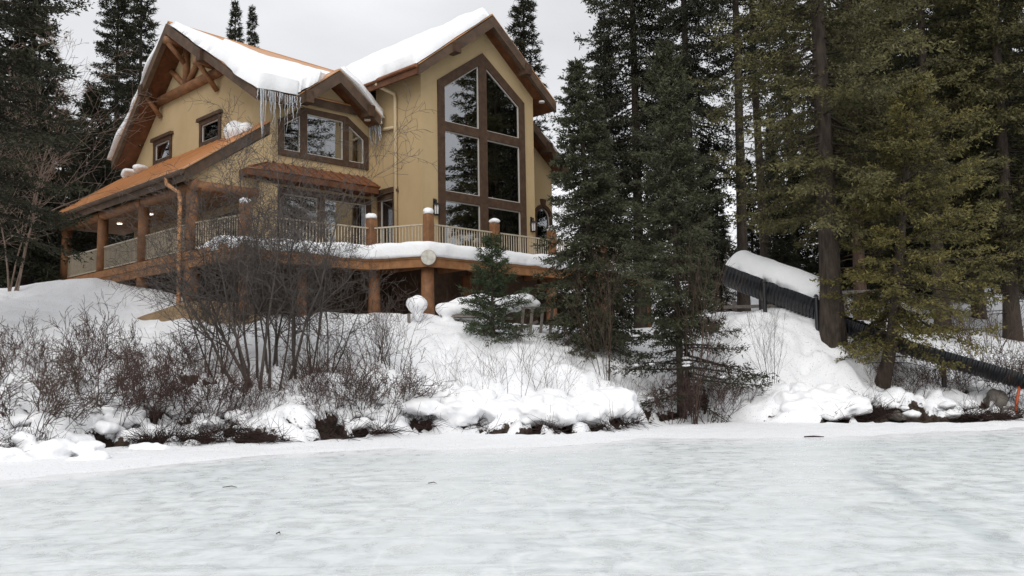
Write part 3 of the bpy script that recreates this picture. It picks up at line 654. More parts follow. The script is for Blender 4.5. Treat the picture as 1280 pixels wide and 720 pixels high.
for u in np.arange(-5.5, 13, 1.6): mb.beam(W(u, 0.3 if u > 0 else 2.4, -0.3), W(u, 2.4 if 1.7 < u < 8 else 4.3, -0.3), 0.1, 0.3)
mb.build('deck_joist', 'log', house)
RAILP = [(-6.1, 17.1), (-6.1, 13.1), (-6.1, 9.2), (-6.1, 5.3), (-5.62, 2.55), (-0.66, 2.4), (0.3, 0.32), (3.55, 0.32), (6.75, 0.32), (9.95, 0.32), (13.12, 0.32)]
for w in (17.1, 13.1, 9.2, 5.3):
    mb = MB(); mb.tube([W(-6.1, w, 0), W(-6.1, w, 2.5)], [0.23, 0.2], 12); mb.build('porch_post', 'log', house, True)
for u, w in RAILP[4:]:
    mb = MB(); mb.lbox(u - 0.15, u + 0.15, w - 0.15, w + 0.15, 0, 1.36); mb.build('deck_post', 'log', house, bevel=0.03)
for (u, w, r) in [(-6.1, 9.2, 0.24), (-6.1, 5.3, 0.27), (-5.62, 2.6, 0.17), (-0.5, 2.45, 0.22), (0.3, 0.4, 0.24), (6.75, 0.4, 0.22), (3.6, 2.0, 0.2), (-3.3, 2.8, 0.17), (9.95, .4, .2), (13.1, .4, .2)]:
    q = W(u, w, 0); g = gz(q[0], q[1]) - 0.3
    mb = MB(); mb.tube([W(u, w, -0.5), np.array([q[0], q[1], g])], [r * 0.92, r * 1.05], 12); mb.build('log_post', 'log', house, True)
for a, b in zip(RAILP, RAILP[1:]):
    A = W(*a, 0); B = W(*b, 0); n = int(np.linalg.norm(B - A) / 0.125); up = np.array([0, 0, 1.0])
    mb = MB(); mb.beam(A + up * 1.0, B + up * 1.0, 0.07, 0.05); mb.beam(A + up * 0.12, B + up * 0.12, 0.05, 0.05)
    for i in range(1, n):
        p = A + (B - A) * i / n; mb.beam(p + up * 0.12, p + up * 0.99, 0.028, 0.028, (B - A) / np.linalg.norm(B - A))
    mb.build('railing', 'rail', house)
# porch ceiling with lit downlights, beam along the eave
mb = MB(); mb.lbox(-6.05, -3.1, 5.3, 18.4, 2.42, 2.5); ceil = mb.build('porch_ceiling', 'ceilwood', house)
for w in (15.2, 12.1, 8.3, 5.9):
    p = W(-4.6, w, 2.41); mb = MB(); mb.tube([p, p - np.array([0, 0, 0.03])], 0.1, 14); mb.build('downlight', 'lamp', ceil)
mb = MB(); mb.tube([W(-6.1, 18.5, 2.3), W(-6.1, 4.95, 2.3)], 0.2, 10); mb.build('eave_beam', 'log', house, True)
mb = MB(); mb.tube([W(-6.1, 5.1, 2.3), W(-3.2, 5.1, 2.3)], 0.18, 10); mb.build('eave_beam', 'log', house, True)
mb = MB(); mb.prism([W(-6.3, 5.22, 2.45), W(-3.06, 5.22, 2.45), W(-3.06, 5.22, 4.66), W(-6.3, 5.22, 2.55)], WD * 0.15); mb.build('porch_gable_end', 'stucco', house)
# soffit lights
for p in (W(8.25, 2.1, 7.42), W(1.05, 4.95, 5.9)):
    mb = MB(); mb.tube([p + np.array([0, 0, 0.02]), p - np.array([0, 0, 0.05])], 0.13, 14); mb.build('soffit_light', 'fixture', house)
# wall lanterns
for p, nrm in ((W(2.42, 2.36, 2.14), WD), (W(7.85, 2.36, 2.0), WD), (W(-3.2, 16.6, 6.6), UD)):
    mb = MB(); z = np.array([0, 0, 1.0]); mb.tube([p + nrm * 0.14 + z * 0.2, p + z * 0.28, p + z * 0.16], 0.025, 6); mb.tube([p + z * 0.18, p + z * 0.08], [0.03, 0.16], 6); mb.tube([p - z * 0.28, p - z * 0.33], [0.1, 0.05], 6)
    for k in range(4):
        a = k * math.pi / 2; o_ = np.array([math.cos(a), math.sin(a), 0]) * 0.1; mb.beam(p + o_ + z * 0.1, p + o_ * 0.8 - z * 0.28, 0.02, 0.02, (1, 0.1, 0))
    mb.beam(p + nrm * 0.13 + z * 0.35, p + nrm * 0.13 - z * 0.3, 0.12, 0.03, nrm); ln = mb.build('wall_lantern', 'black', house)
    mb = MB(); mb.tube([p + z * 0.09, p - z * 0.27], [0.09, 0.07], 6); mb.build('lantern_glass', 'fixture', ln)
# downspouts
mb = MB(); mb.tube([W(1.05, 4.4, 7.25), W(1.2, 4.3, 7.1), W(1.68, 4.02, 6.85), W(1.7, 4.0, 6.6), W(1.7, 4.0, 0.05)], 0.075, 10); mb.tube([W(1.7, 4.0, 5.5), W(1.7, 5.3, 5.62)], 0.07, 10); mb.build('downspout', 'cream', house, True)
mb = MB(); mb.tube([W(-6.72, 6.0, 2.62), W(-6.72, 5.95, 2.4), W(-6.45, 5.6, 2.1), W(-6.42, 5.55, 1.9), W(-6.42, 5.55, -3.0)], 0.075, 10); mb.build('downspout', 'copper', house, True)
mb = MB()
mb.lbox(-3.0, 1.75, 5.3, 5.37, GR, -0.2); mb.lbox(1.7, 1.78, 2.45, 5.28, GR, -0.2); mb.lbox(1.84, 8.05, 2.4, 2.47, GR, -0.2); mb.lbox(-3.14, -3.07, 5.42, 17.3, GR, -0.2)
mb.build('lower_shade_cladding', 'trim', house)  # dark layer over the stucco, its colour standing in for shade under the deck
# solid dark panel closing the undercroft far side
mb = MB(); mb.lbox(8.15, 13.2, 4.3, 4.4, GR, -0.6); mb.build('undercroft_wall', 'trim', house)

# round weathered disc on the deck corner
p = W(0.02, -0.02, -0.27); d = (WD * -0.7 + UD * -0.7); d /= np.linalg.norm(d)
e = root('round_plaque', p, 'round whitish weathered disc fixed on the deck corner above the log post', 'plaque')
mb = MB(); mb.tube([p - d * 0.02, p + d * 0.16], 0.27, 28); mb.build('log_end', 'log', e)
mb = MB(); mb.tube([p + d * 0.163, p + d * 0.19], [0.262, 0.25], 28); mb.build('face', 'disc', e)

# barbecue on the porch
p = W(-5.3, 9.9, 0.0); e = root('barbecue', p, 'black covered barbecue standing on the porch behind the railing', 'barbecue')
mb = MB()
for i, (z, s) in enumerate(((0.85, 1.0), (1.1, 1.0), (1.28, 0.85), (1.36, 0.5))): pass
prof = [(-.3, .82), (-.3, 1.05), (-.2, 1.25), (0, 1.34), (.2, 1.25), (.3, 1.05), (.3, .82)]
mb.prism([p + UD * a + WD * -0.75 + np.array([0, 0, z]) for a, z in prof], WD * 1.5); mb.build('lid', 'black', e, bevel=0.03)
mb = MB()
for a, b in ((-.25, -.65), (.25, -.65), (-.25, .65), (.25, .65)): mb.beam(p + UD * a + WD * b, p + UD * a + WD * b + np.array([0, 0, 0.82]), 0.06, 0.06, UD)
mb.build('stand', 'black', e)

# snow on the house
snow_slab('roof_snow', [W(UF - 0.1, 11.6, 10.36), W(UF - 0.12, 4.55, 6.0), W(-2.3, 4.45, 6.05), W(-2.3, 10.4, 9.55)], 0.50, 'thick snow slab on the front slope of the left gable roof, hanging over its edge', 3, 'snow lying on the roofs', edge=0.16, thin_top=0.55)
snow_slab('roof_snow', [W(-2.6, 10.2, 9.45), W(-2.5, 4.5, 6.1), W(-1.6, 4.4, 6.75), W(1.6, 8.0, 7.8)], 0.5, 'snow filling the valley between the left gable roof and the small dormer gable', 5, 'snow lying on the roofs', edge=0.2, thin_top=0.35)
snow_slab('roof_snow', [W(-2.3, 10.1, 9.4), W(-1.2, 6.6, 7.3), W(1.3, 6.4, 7.2), W(4.4, 10.2, 9.3)], 0.45, 'snow on the roof between the dormer gable and the tall gable', 8, 'snow lying on the roofs', edge=0.25, thin_top=0.6)
snow_slab('roof_snow', [W(-0.5, 4.52, 7.5), W(1.5, 4.52, 6.02), W(1.6, 7.5, 6.1), W(-0.5, 8, 7.55)], 0.3, 'thin snow on the right slope of the small dormer gable', 9, 'snow lying on the roofs', edge=0.15)
snow_slab('roof_snow', [W(4.9, WF - 0.05, 10.3), W(1.0, WF - 0.05, 7.36), W(1.0, 8.5, 7.36), W(4.9, 11.5, 10.3)], 0.42, 'long snow blanket on the left slope of the tall gable roof', 11, 'snow lying on the roofs', edge=0.16)
snow_slab('roof_snow', [W(UF - 0.1, 12.6, 10.2), W(UF - 0.15, 17.8, 5.72), W(2, 17.8, 5.65), W(2, 12.6, 10.0)], 0.42, 'snow on the far slope of the left gable roof beside the forest', 13, 'snow lying on the roofs', edge=0.16)
snow_slab('roof_snow', [W(9.2, 3.85, 7.35), W(12.0, 3.85, 5.22), W(12.0, 15, 5.22), W(9.2, 15, 7.35)], 0.16, 'snow on the low right wing roof behind the spruce', 17, 'snow lying on the roofs', edge=0.16)
q = W(-3.4, 16.6, 4.98); snow_lumps('snow_clump', [(q, (.5, .75, .2), 3, .2), (W(-3.45, 15.6, 4.95), (.35, .9, .2), 4, .2), (W(-3.4, 17.2, 5.05), (.35, .4, .28), 5, .2)], 'low snow clump at the far end of the copper porch roof against the wall', 0.06)
q = W(-3.55, 7.0, 4.95); snow_lumps('snow_clump', [(q, (.5, .6, .42), 6, .2), (W(-3.5, 6.4, 4.9), (.4, .5, .33), 7, .2)], 'rounded snow clump at the near end of the copper porch roof', 0.06)
snow_ridge('deck_snow', [W(-6.0, 5.0, 0), W(-6.15, 3.1, 0), W(-5.8, 2.42, 0), W(-3, 2.25, 0), W(-1.0, 2.1, 0), W(-.25, 0.6, 0), W(0.15, 0.12, 0), W(3, 0.12, 0), W(8, 0.1, 0), W(13.2, 0.1, 0)], 0.26, 0.31, 'long uneven snow bank lying along the outer edge of the deck', 4, taper=2.2)
for i, (u, w) in enumerate(RAILP[4:]):
    p = W(u, w, 1.36); V, F = lump(p + np.array([0, 0, 0.08]), (0.19 + 0.02 * (i % 2), 0.2, 0.11 + 0.025 * (i % 3)), i, 0.25)
    V[:, 2] = np.maximum(V[:, 2], p[2] + 0.003); c = p; o = obj('snow_mound', np_mesh('snow_mound', V - c, F, smooth=True), 'snow', loc=c)
    tag(o, ['snow cap on the square deck post nearest the porch corner', 'snow cap on the deck post before the upstairs bay window', 'snow cap on the corner deck post above the round plaque', 'snow cap on the deck post before the middle of the tall window', 'snow cap on the deck post beside the arched window', 'snow cap on the deck post hidden among the spruce branches', 'snow cap on the last deck post right of the spruce'][i], 'snow cap', 'snow caps on the deck posts')

# icicles
rng = np.random.RandomState(5)
def icicle(p, L, r, label, group):
    n = 6; pts = [p + np.array([rng.randn() * 0.008 * i, rng.randn() * 0.008 * i, -L * i / n + 0.05]) for i in range(n + 1)]
    rad = [r * (1 - 0.92 * (i / n) ** 1.1) * (1 + 0.18 * rng.rand()) for i in range(n + 1)]
    mb = MB(); mb.tube(pts, rad, 6); o = mb.build('icicle', 'ice', None, True); tag(o, label, 'icicle', group)
for i in range(26):
    t = (i + rng.rand() * 0.8) / 26
    icicle(W(UF - 0.05 + t * 1.75, 4.5 + rng.rand() * 0.12, 5.98), (0.3 + 1.7 * rng.rand() ** 1.7) * (1.15 - 0.5 * t), 0.018 + 0.016 * rng.rand(), nth(i + 1) + ' icicle from the left under the snowy eave left of the upstairs window', 'icicles at the left eave')
for i in range(20):
    t = (i + rng.rand()) / 20
    icicle(W(1.44 + 0.08 * rng.rand(), 4.55 + t * 1.5, 5.95), 0.4 + 1.1 * rng.rand(), 0.025 + 0.025 * rng.rand(), nth(i + 1) + ' icicle from the front in the thick cluster at the right dormer eave', 'icicles at the dormer gable')
for i in range(6):
    icicle(W(8.95, 2.0 + i * 0.35, 7.2), 0.3 + 0.3 * rng.rand(), 0.03, nth(i + 1) + ' small icicle from the front under the right eave of the tall gable', 'icicles at the right eave')

# ------------------------------------------------------------------ conifers
def unit(v): return v / (np.linalg.norm(v, axis=-1, keepdims=True) + 1e-9)
def conifer(seed, H, clear, R, nb=220, m=14, k=9, shape=0.8, e_top=0.7, e_bot=-0.25, droop=0.25, blade=0.16, bw=0.035, trunk_r=0.2, gap=0.12, curve=None, lop=0.0, dead=8, fill=1.0, jit=1.0, fuzz=0.03, tmax=0.62):
    """returns crown mesh and trunk mesh (with limbs); local origin at the foot"""
    r = np.random.RandomState(seed)
    axis_pts = np.array([[0, 0, 0], [0.02 * H * r.randn() * 0.3, 0.02 * H * r.randn() * 0.3, H * 0.5], [0, 0, H]]) if curve is None else np.asarray(curve, float)
    zz = axis_pts[:, 2] / axis_pts[-1, 2]
    def ax(t): return np.stack([np.interp(t, zz, axis_pts[:, 0]), np.interp(t, zz, axis_pts[:, 1]), t * axis_pts[-1, 2]], -1)
    u = (np.arange(nb) + r.rand(nb)) / nb
    t = 1 - u ** 0.95                      # 1 top .. 0 crown foot
    keep = r.rand(nb) > gap * (t < 0.9); t = t[keep]; n = len(t)
    x = 1 - t
    prof = np.clip(x, 0, 1) ** shape * (1 - 0.35 * np.clip((x - 0.75) / 0.25, 0, 1) * (1 if clear > 0.08 else 0.3))
    az = np.cumsum(np.full(n, 2.39996)) + r.randn(n) * 0.5 * jit
    clump = 0.72 + 0.56 * fbm(np.cos(az) * 1.3 + seed, np.sin(az) * 1.3, t * H * 0.35, 1.0, 2)
    Lb = R * (0.04 + prof) * (1 + jit * (r.rand(n) - 0.5) * 0.5) * clump
    Lb = Lb * (1 + lop * np.cos(az))
    base = ax(clear + t * (1 - clear - 0.015))
    el = e_bot + (e_top - e_bot) * t ** 1.4 + r.randn(n) * 0.13 * jit
    dr = droop * (0.5 + 0.8 * r.rand(n)) * np.clip(x * 2, 0.1, 1)
    hd = np.stack([np.cos(az), np.sin(az), np.zeros(n)], -1)
    def bp(s):   # s (...,) per branch
        z = Lb[:, None] * (np.tan(el)[:, None] * s - dr[:, None] * s ** 1.6 + 0.28 * dr[:, None] * s ** 4 * 2)
        q = base[:, None, :] + hd[:, None, :] * (Lb[:, None] * s)[..., None]; q[..., 2] += z
        wob = 0.05 * Lb[:, None] * np.sin(s * 5 + az[:, None] * 3); side = np.stack([-np.sin(az), np.cos(az), np.zeros(n)], -1)
        return q + side[:, None, :] * wob[..., None]
    s = (np.arange(m)[None, :] + r.rand(n, m)) / m
    s = 0.10 + 0.90 * s ** 0.85
    P = bp(s); P2 = bp(np.minimum(s + 0.02, 1.02)); tan = unit(P2 - P)
    sgn = np.where((np.arange(m)[None, :] + np.arange(n)[:, None]) % 2, 1.0, -1.0)
    side = np.stack([-np.sin(az), np.cos(az), np.zeros(n)], -1)[:, None, :] * sgn[..., None]
    ang = (0.95 - 0.55 * s ** 3)[..., None]
    td = unit(tan * np.cos(ang) + side * np.sin(ang) + np.array([0, 0, -0.18]) + r.randn(n, m, 3) * 0.2 * jit)
    tl = (0.10 + 0.42 * Lb[:, None] * (1 - s * 0.72)) * (0.6 + 0.7 * r.rand(n, m)); tl = np.minimum(tl, tmax * (0.6 + 0.6 * r.rand(n, m)))
    kp = r.rand(n, m) < np.clip(fill * (0.30 + 0.9 * np.clip(Lb / R, 0, 1)), 0.35, 1)[:, None]
    P, td, tl, ss = P[kp], td[kp], tl[kp], s[kp]; nt_ = len(P)
    bt = np.repeat(0.15 + 0.5 * r.rand(n), kp.sum(1))
    a = (np.arange(k)[None, :] + r.rand(nt_, k)) / k
    B = P[:, None, :] + td[:, None, :] * (tl[:, None] * a)[..., None]; B[..., 2] -= 0.12 * tl[:, None] * a ** 2; B += r.randn(nt_, k, 3) * fuzz
    d = unit(td[:, None, :] * 0.85 + unit(r.randn(nt_, k, 3)) * 0.75)
    bl = blade * (0.6 + 0.8 * r.rand(nt_, k)); wv = unit(np.cross(d, r.randn(nt_, k, 3))) * (bw * (0.7 + 0.6 * r.rand(nt_, k)))[..., None] * 0.5
    V = np.stack([B - wv, B + wv, B + d * bl[..., None]], 2).reshape(-1, 3)
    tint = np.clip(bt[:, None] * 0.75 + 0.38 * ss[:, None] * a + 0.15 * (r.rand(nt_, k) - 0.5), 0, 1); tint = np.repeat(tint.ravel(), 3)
    crown = np_mesh('crown', V, np.arange(len(V)).reshape(-1, 3), tint=tint)
    # trunk and limbs
    mb = MB(); tt = np.linspace(0, 1, 12); rad = trunk_r * (1 - 0.93 * tt) ** 0.9; rad[0] *= 1.35; pts = ax(tt); pts[0, 2] -= 0.4
    mb.tube(list(pts), list(rad + 0.008), 9)
    sb = np.linspace(0, 0.92, 5)[None, :] * np.ones((n, 1)); Q = bp(sb)
    global LIMBS
    LIMBS = Q
    for i in range(n):
        if Lb[i] > 0.25: mb.tube(list(Q[i]), list(np.array([1, .8, .6, .4, .15]) * (0.012 + 0.012 * Lb[i])), 3, False)
    for i in range(dead):   # dead stubs under the crown
        z0 = clear * H * (0.35 + 0.65 * r.rand()); aa = r.rand() * 6.28; L = R * (0.15 + 0.4 * r.rand())
        p0 = ax(np.array([z0 / H]))[0]; p1 = p0 + np.array([math.cos(aa) * L, math.sin(aa) * L, -0.15 * L]); mb.tube([p0, (p0 + p1) / 2 + np.array([0, 0, .06 * L]), p1], [0.025, 0.016, 0.006], 3, False)
    me = bpy.data.meshes.new('trunk'); me.from_pydata(mb.v, [], mb.f); me.polygons.foreach_set('use_smooth', [True] * len(me.polygons)); me.update()
    return crown, me
def plant_tree(parts, name, label, X, Y, needle, bark='bark', group=None, rz=0.0, sc=1.0, z=None, lean=(0, 0), cat='tree', sxy=1.0):
    crown, trunk = parts
    e = empty(name, (X, Y, gz(X, Y) - 0.05 if z is None else z), label, cat, group, rz); e.scale = (sc * sxy, sc * sxy, sc); e.rotation_euler = (lean[0], lean[1], rz)
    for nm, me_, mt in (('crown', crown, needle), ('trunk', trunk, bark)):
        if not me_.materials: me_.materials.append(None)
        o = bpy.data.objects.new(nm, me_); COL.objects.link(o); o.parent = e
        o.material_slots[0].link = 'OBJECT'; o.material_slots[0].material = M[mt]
    return e
def top_h(x, y, Y):  # height of a pixel at depth Y
    return at(x, y, Y)[2]
def px_X(x, Y): return at(x, 450, Y)[0]

# near and middle trees ---------------------------------------------------
X, Y = px_X(742, 29.8), 29.8; g = gz(X, Y); H = top_h(727, 70, Y) - g
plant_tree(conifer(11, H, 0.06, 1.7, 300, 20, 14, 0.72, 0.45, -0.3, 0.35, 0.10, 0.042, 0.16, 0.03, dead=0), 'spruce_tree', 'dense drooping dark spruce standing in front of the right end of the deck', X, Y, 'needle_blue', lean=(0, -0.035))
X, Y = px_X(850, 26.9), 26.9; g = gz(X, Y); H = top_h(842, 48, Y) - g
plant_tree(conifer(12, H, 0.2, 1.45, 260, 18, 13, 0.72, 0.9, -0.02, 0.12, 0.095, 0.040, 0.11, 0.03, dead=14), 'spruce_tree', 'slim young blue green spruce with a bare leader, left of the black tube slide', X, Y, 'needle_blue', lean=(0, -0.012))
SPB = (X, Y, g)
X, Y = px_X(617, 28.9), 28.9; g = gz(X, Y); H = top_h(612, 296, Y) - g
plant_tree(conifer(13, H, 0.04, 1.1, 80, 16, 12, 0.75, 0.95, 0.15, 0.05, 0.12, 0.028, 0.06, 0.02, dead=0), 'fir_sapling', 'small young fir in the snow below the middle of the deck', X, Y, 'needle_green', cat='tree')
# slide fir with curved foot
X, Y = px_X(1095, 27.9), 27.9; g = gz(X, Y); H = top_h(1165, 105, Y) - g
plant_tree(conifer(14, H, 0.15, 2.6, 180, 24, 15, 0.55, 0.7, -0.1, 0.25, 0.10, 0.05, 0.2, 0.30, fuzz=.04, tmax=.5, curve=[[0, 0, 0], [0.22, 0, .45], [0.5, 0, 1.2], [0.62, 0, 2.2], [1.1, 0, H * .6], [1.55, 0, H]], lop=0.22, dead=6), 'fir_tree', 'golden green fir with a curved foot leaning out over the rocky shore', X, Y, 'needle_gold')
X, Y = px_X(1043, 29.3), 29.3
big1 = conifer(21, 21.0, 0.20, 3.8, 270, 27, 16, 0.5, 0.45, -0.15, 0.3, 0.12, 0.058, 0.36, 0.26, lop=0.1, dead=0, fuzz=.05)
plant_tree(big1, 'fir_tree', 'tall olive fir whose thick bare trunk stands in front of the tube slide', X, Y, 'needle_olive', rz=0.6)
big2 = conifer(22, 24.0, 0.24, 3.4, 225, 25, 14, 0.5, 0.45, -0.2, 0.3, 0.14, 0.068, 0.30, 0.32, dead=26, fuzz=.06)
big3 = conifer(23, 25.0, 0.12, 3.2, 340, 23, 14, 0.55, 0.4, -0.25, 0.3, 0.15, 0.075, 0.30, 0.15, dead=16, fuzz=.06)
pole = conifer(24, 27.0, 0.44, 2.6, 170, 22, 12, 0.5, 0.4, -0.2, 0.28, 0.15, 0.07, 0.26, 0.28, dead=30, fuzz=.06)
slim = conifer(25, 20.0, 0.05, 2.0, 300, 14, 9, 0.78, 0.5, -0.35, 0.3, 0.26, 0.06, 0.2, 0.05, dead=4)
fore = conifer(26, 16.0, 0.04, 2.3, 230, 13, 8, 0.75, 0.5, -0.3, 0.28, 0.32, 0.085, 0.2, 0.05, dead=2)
TREES = [
 (big3, 'fir_tree', 'very tall dark fir directly behind the drooping spruce, right of the house', 802, 41, 'needle_dark', 'bark', 1.0, 0.3, 0.85),
 (big3, 'fir_tree', 'tall dense dark fir behind the slim blue green spruce', 872, 40, 'needle_dark', 'bark', 1.02, 2.1, 0.78),
 (slim, 'spruce_tree', 'shorter dark spruce filling the gap behind the drooping spruce', 766, 44, 'needle_dark', 'bark', 0.80, 1.0, 1.0),
 (pole, 'pine_tree', 'tall pine with a long bare grey trunk rising behind the tube slide', 932, 41, 'needle_dark', 'bark', 1.0, 0.9, 1.0),
 (pole, 'pine_tree', 'pine with a thin dark trunk just right of the long bare trunk', 963, 47, 'needle_dark', 'bark', 1.0, 2.9, 1.0),
 (big2, 'fir_tree', 'fir with a reddish trunk seen between the thick trunk and the golden fir', 1079, 39.5, 'needle_olive', 'bark_red', 0.95, 1.9, 0.95),
 (big2, 'fir_tree', 'broad olive fir towering behind the golden green fir', 1182, 37.6, 'needle_olive', 'bark', 0.95, 4.0, 1.0),
 (big3, 'fir_tree', 'dark fir at the right edge of the picture above the rocky shore', 1268, 37, 'needle_olive', 'bark', 0.9, 5.2, 1.15),
 (big3, 'fir_tree', 'dark fir between the olive fir and the right edge', 1228, 42, 'needle_dark', 'bark', 0.95, 3.3, 0.95),
 (big2, 'fir_tree', 'dark fir behind the thick bare trunk of the slide fir', 1000, 50, 'needle_dark', 'bark', 0.85, 0.2, 0.7),
 (big2, 'fir_tree', 'olive fir beyond the right edge, added to reflect in the house windows', 1400, 37.5, 'needle_olive', 'bark', 0.8, 1.5, 1.0),  # stands outside the view, added so the tall window reflects a tree
 (slim, 'spruce_tree', 'tall narrow spruce rising beside the left gable roof', 168, 57, 'needle_dark', 'bark', 1.18, 0.4, 0.9),
 (big3, 'fir_tree', 'ragged fir left of the narrow spruce behind the house', 138, 52, 'needle_dark', 'bark', 0.80, 1.4, 1.0),
 (fore, 'spruce_tree', 'short dark spruce beside the far end of the porch', 108, 47, 'needle_dark', 'bark', 0.78, 0.4, 1.3),
 (fore, 'spruce_tree', 'dark spruce under the birch at the left edge', 28, 40, 'needle_dark', 'bark', 0.92, 2.4, 1.15),
 (fore, 'spruce_tree', 'low dark spruce between the birch and the porch', 72, 50, 'needle_dark', 'bark', 0.75, 3.4, 1.3),
 (big3, 'fir_tree', 'tall dark fir cut by the left edge of the picture', -50, 38, 'needle_dark', 'bark', 0.9, 4.4, 1.1),
 (big1, 'fir_tree', 'near fir whose branches hang into the upper left corner', -70, 25, 'needle_dark', 'bark', 0.9, 3.1, 1.1),
 (slim, 'spruce_tree', 'spruce top showing above the left roof ridge', 290, 66, 'needle_dark', 'bark', 1.15, 0.8, 0.8),
 (slim, 'spruce_tree', 'second smaller spruce top above the left roof ridge', 312, 70, 'needle_dark', 'bark', 1.17, 1.8, 0.7),
 (slim, 'spruce_tree', 'loose spruce top rising behind the right eave of the tall gable', 663, 50, 'needle_dark', 'bark', 1.06, 2.6, 0.9),
]
for parts, nm, lb, x, Y, mt, bk, sc, rz, sxy in TREES:
    plant_tree(parts, nm, lb, px_X(x, Y), Y, mt, bk, None, rz, sc, sxy=sxy)
for i, (x, Y, sc, mt) in enumerate([(1058, 50, .95, 'needle_dark'), (1098, 55, 1.1, 'needle_dark'), (1132, 51, 1.0, 'needle_dark'), (1165, 57, 1.2, 'needle_dark'), (1205, 52, 1.0, 'needle_dark'), (1245, 56, 1.1, 'needle_dark'), (1288, 50, 1.0, 'needle_dark')]):
    plant_tree(slim if i % 2 else fore, 'spruce_tree', nth(i + 1) + ' spruce from the left in the dark row behind the golden green fir', px_X(x, Y), Y, mt, 'bark', 'dark spruces behind the golden fir', i * 1.3, sc, sxy=1.25)
# small snowy-slope conifers behind the slide and the forest beyond
rng = np.random.RandomState(3)
for i, (x, Y, sc) in enumerate(sorted([(905, 46, .42), (985, 43, .40), (1005, 49, .5), (945, 56, .5), (1100, 44, .45), (1150, 47, .5), (1205, 46, .42), (890, 58, .6), (975, 62, .55), (1060, 52, .55), (1255, 50, .5), (1290, 47, .45)])):
    plant_tree(fore, 'spruce_tree', nth(i + 1) + ' small dark spruce from the left on the snowy slope behind the tube slide', px_X(x, Y), Y, 'needle_dark', 'bark', 'small spruces behind the slide', rng.rand() * 6, sc, sxy=1.1)
n = 0
for i in range(400):
    x = rng.uniform(-260, 1500); Y = rng.uniform(58, 110)
    if 60 < x < 870 and not (70 < x < 200 and rng.rand() < 0.3): continue
    if 870 < x < 1000 and rng.rand() < 0.55: continue
    if 870 < x < 975: continue
    if n >= 76: break
    n += 1
    lf = x < 400
    plant_tree((slim, fore, pole)[i % 3] if not lf else (slim, fore)[i % 2], 'forest_tree', 'dark conifer in the forest on the left behind the porch' if lf else 'dark conifer in the forest on the slope behind the tube slide', px_X(x, Y), Y, 'needle_dark', 'bark', 'forest left of the house' if lf else 'forest right of the house', rng.rand() * 6, (0.55 + 0.35 * rng.rand()) if lf else 0.45 + 0.35 * rng.rand(), sxy=1.1)

# ------------------------------------------------------------------ bare shrubs
def grow(segs, r, p, d, L, rad, lvl, mx, ns=5, nch=1.6, up=0.06, wob=0.16, ang=(0.5, 0.95), ratio=0.5):
    rr = rad
    for i in range(ns):
        d = d + r.randn(3) * wob; d[2] += up; d /= np.linalg.norm(d)
        q = p + d * (L / ns); r2 = rad * (1 - 0.8 * (i + 1) / ns)
        segs.append((*p, *q, rr, max(r2, 0.0016))); rr = max(r2, 0.0016); p = q
        if lvl < mx and (i > 0 or lvl > 0):
            for _ in range(int(nch) + (r.rand() < nch % 1)):
                a = r.uniform(*ang); ax_ = np.cross(d, r.randn(3)); ax_ /= np.linalg.norm(ax_) + 1e-9
                grow(segs, r, p.copy(), d * math.cos(a) + ax_ * math.sin(a), L * ratio * (1.05 - 0.5 * i / ns) * (0.6 + 0.7 * r.rand()), max(rr * 0.6, 0.0018), lvl + 1, mx, max(3, ns - 1), nch, up, wob * 1.15, ang, ratio)
def segs_mesh(name, segs, minr=0.0):
    S_ = np.array(segs); p, q = S_[:, :3], S_[:, 3:6]; a, b = np.maximum(S_[:, 6], minr), np.maximum(S_[:, 7], minr)
    d = unit(q - p); ref = np.where(np.abs(d[:, 2:3]) > 0.9, np.array([[1.0, 0, 0]]), np.array([[0, 0, 1.0]])); x = unit(np.cross(d, ref)); y = np.cross(d, x)
    ring = [(math.cos(t), math.sin(t)) for t in (0, 2.094, 4.189)]
    V = np.stack([p + a[:, None] * (c * x + s * y) for c, s in ring] + [q + b[:, None] * (c * x + s * y) for c, s in ring], 1).reshape(-1, 3)
    k = np.arange(len(S_))[:, None] * 6
    F = np.concatenate([k + np.array([[j, (j + 1) % 3, (j + 1) % 3 + 3, j + 3]]) for j in range(3)], 0)
    return np_mesh(name, V, F)
def bush(seed, ns, H, spread, rad, mx=3, nch=1.5, base=0.15, **k):
    r = np.random.RandomState(seed); segs = []
    for i in range(ns):
        a = r.rand() * 6.28; o_ = np.array([math.cos(a), math.sin(a), 0]) * base * r.rand() ** 0.5; s_ = spread * (0.15 + 0.85 * r.rand())
        b = a + r.randn() * 0.6; d = np.array([math.cos(b) * s_, math.sin(b) * s_, 1.0]); d /= np.linalg.norm(d)
        grow(segs, r, o_ - np.array([0, 0, .15]), d, H * (0.6 + 0.45 * r.rand()), rad * (0.6 + 0.6 * r.rand()), 0, mx, 6, nch, **k)
    return segs
def place_bush(me, name, label, x, Y, mt, group=None, rz=0, sc=1.0, zs=1.0, X=None, dz=0.0, cat='shrub'):
    X = px_X(x, Y) if X is None else X
    o = bpy.data.objects.new(name, me); COL.objects.link(o); o.location = (X, Y, gz(X, Y) + dz); o.rotation_euler.z = rz; o.scale = (sc, sc, sc * zs)
    if not me.materials: me.materials.append(None)
    o.material_slots[0].link = 'OBJECT'; o.material_slots[0].material = M[mt]
    return tag(o, label, cat, group)
alder = segs_mesh('alder', bush(31, 19, 6.5, 0.5, 0.046, 3, 1.7, 0.8, wob=0.13, up=0.04, ratio=.46, ang=(.6, 1.15)), 0.0044)
place_bush(alder, 'bare_alder', 'large many stemmed bare grey alder in front of the deck', 335, 24.9, 'twig_grey')
a2 = segs_mesh('alder_small', bush(32, 8, 4.4, 0.55, 0.03, 3, 1.6, 0.4, wob=0.13, ratio=.46, ang=(.6, 1.1)), 0.0042)
